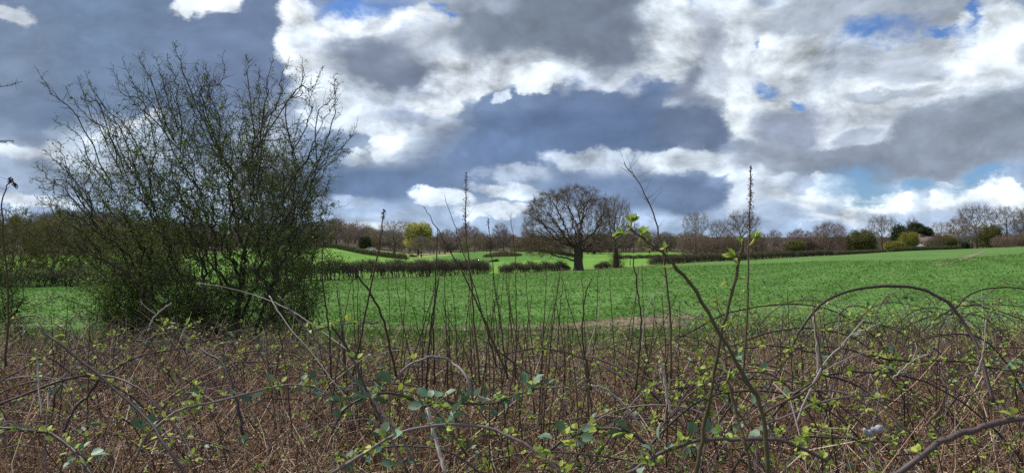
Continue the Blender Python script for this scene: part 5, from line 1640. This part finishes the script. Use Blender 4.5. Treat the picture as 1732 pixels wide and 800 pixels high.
sapling('sapling', [([(1175, 812, 1.35), (1190, 730, 1.35), (1205, 650, 1.35), (1222, 560, 1.35), (1240, 490, 1.35), (1252, 432, 1.35), (1258, 408, 1.35)], .0042, .0022),
                    ([(1215, 600, 1.36), (1232, 640, 1.3), (1245, 700, 1.28), (1262, 760, 1.25), (1275, 812, 1.25)], .0032, .003)],
        'close upright sapling with green opening buds at its tip, right of centre',
        [(1276, 404, 1.35, .019, 12, .75, .9), (1240, 436, 1.35, .021, 9, -.7, .8), (1255, 408, 1.35, .012, 4, -.5, .6), (1228, 476, 1.35, .012, 3, -.7, .7), (1256, 470, 1.35, .009, 2, .9, .1),
         (1210, 512, 1.35, .014, 6, -.4, .8), (1248, 496, 1.35, .010, 3, .8, .3), (1196, 545, 1.35, .013, 5, -.6, .4), (1185, 600, 1.35, .014, 5, -.5, .5), (1192, 668, 1.35, .018, 7, -.5, .3),
         (1232, 640, 1.3, .018, 6, .5, .5), (1205, 700, 1.35, .014, 5, -.8, .2)], 5)
sapling('sapling', [([(1300, 812, 1.2), (1290, 700, 1.2), (1262, 640, 1.2), (1215, 560, 1.2), (1170, 485, 1.2), (1130, 438, 1.2), (1095, 408, 1.2), (1062, 382, 1.2)], .0038, .0018)],
        'close slender shoot leaning up to the left, ending in green leaves beside the upright tree',
        [(1068, 376, 1.2, .018, 12, .35, .9), (1052, 394, 1.2, .016, 7, -1, -.1), (1084, 396, 1.2, .018, 5, .2, .9), (1095, 402, 1.2, .010, 2, .3, 1), (1092, 420, 1.2, .010, 2, -1, .2), (1124, 420, 1.2, .012, 3, .1, 1),
         (1131, 452, 1.2, .009, 2, -.9, -.2), (1168, 470, 1.2, .010, 3, .5, .8), (1230, 548, 1.2, .013, 5, .7, .4), (1196, 570, 1.2, .012, 4, -.4, .6)], 6)
# grey lump in the dead stems
M['feather_grey'] = mat('feather_grey', [(.3, (.22, .21, .25)), (.7, (.42, .41, .46))], noise=(60, 4), bump=(120, .6, .004))
o = pt(1478, 727, 2.5); g = Geo()
for (dx, dz, L_, w_, a) in ((.012, .004, .040, .011, .05), (-.018, -.008, .036, .009, -.6)):
    d = np.array([math.cos(a), .1, math.sin(a)]) * (1 if dx > 0 else 1)
    c0 = np.array([dx, 0, dz]); P = np.array([c0 + d * L_ * f + [0, 0, .004 * math.sin(f * 9)] for f in np.linspace(-.5, .5, 9)])
    chain(g, P, w_ * np.sin(np.linspace(.35, 2.7, 9)) ** .7, 10, 0, .5)
t = g.build('withered_leaf', M['feather_grey']); t.location = o
tag(t, 'small pale grey crumpled withered leaf lying in the dead stems, bottom right', 'withered leaf')

# thin branches reaching in from a bush beyond the left edge
def reach(path, label, seed):
    q = np.random.default_rng(seed); P = np.array([pt(*p) for p in path]); o = P[0].copy(); P = spline(P, 16); P[1:-1] += q.normal(size=(14, 3)) * .004
    g = Geo(); chain(g, P, np.linspace(.006, .002, 16), 5, 0, .2)
    for j in range(26):
        i = q.integers(2, 15); d = nrm(q.normal(size=3)); segs(g, P[i][None], (P[i] + d * q.uniform(.015, .07))[None], .002, .001, 3, 0, .2)
    tag(g.build('bare_twig', M['bark_hawthorn'], origin=o), label, 'twig')
reach([(-60, 158, 7), (-20, 150, 7), (10, 146, 7), (38, 138, 7)], 'spiny twig poking in at the upper left edge', 1)
reach([(-40, 243, 7), (0, 240, 7), (24, 239, 7)], 'short twig poking in lower down the left edge', 2)
scene.cycles.max_bounces = 4
scene.cycles.diffuse_bounces = 2
scene.cycles.glossy_bounces = 2
scene.cycles.transmission_bounces = 2
scene.cycles.caustics_reflective = False
scene.cycles.caustics_refractive = False
scene.cycles.use_adaptive_sampling = True
scene.cycles.adaptive_threshold = 0.015
scene.cycles.use_denoising = False
scene.cycles.sample_clamp_indirect = 3
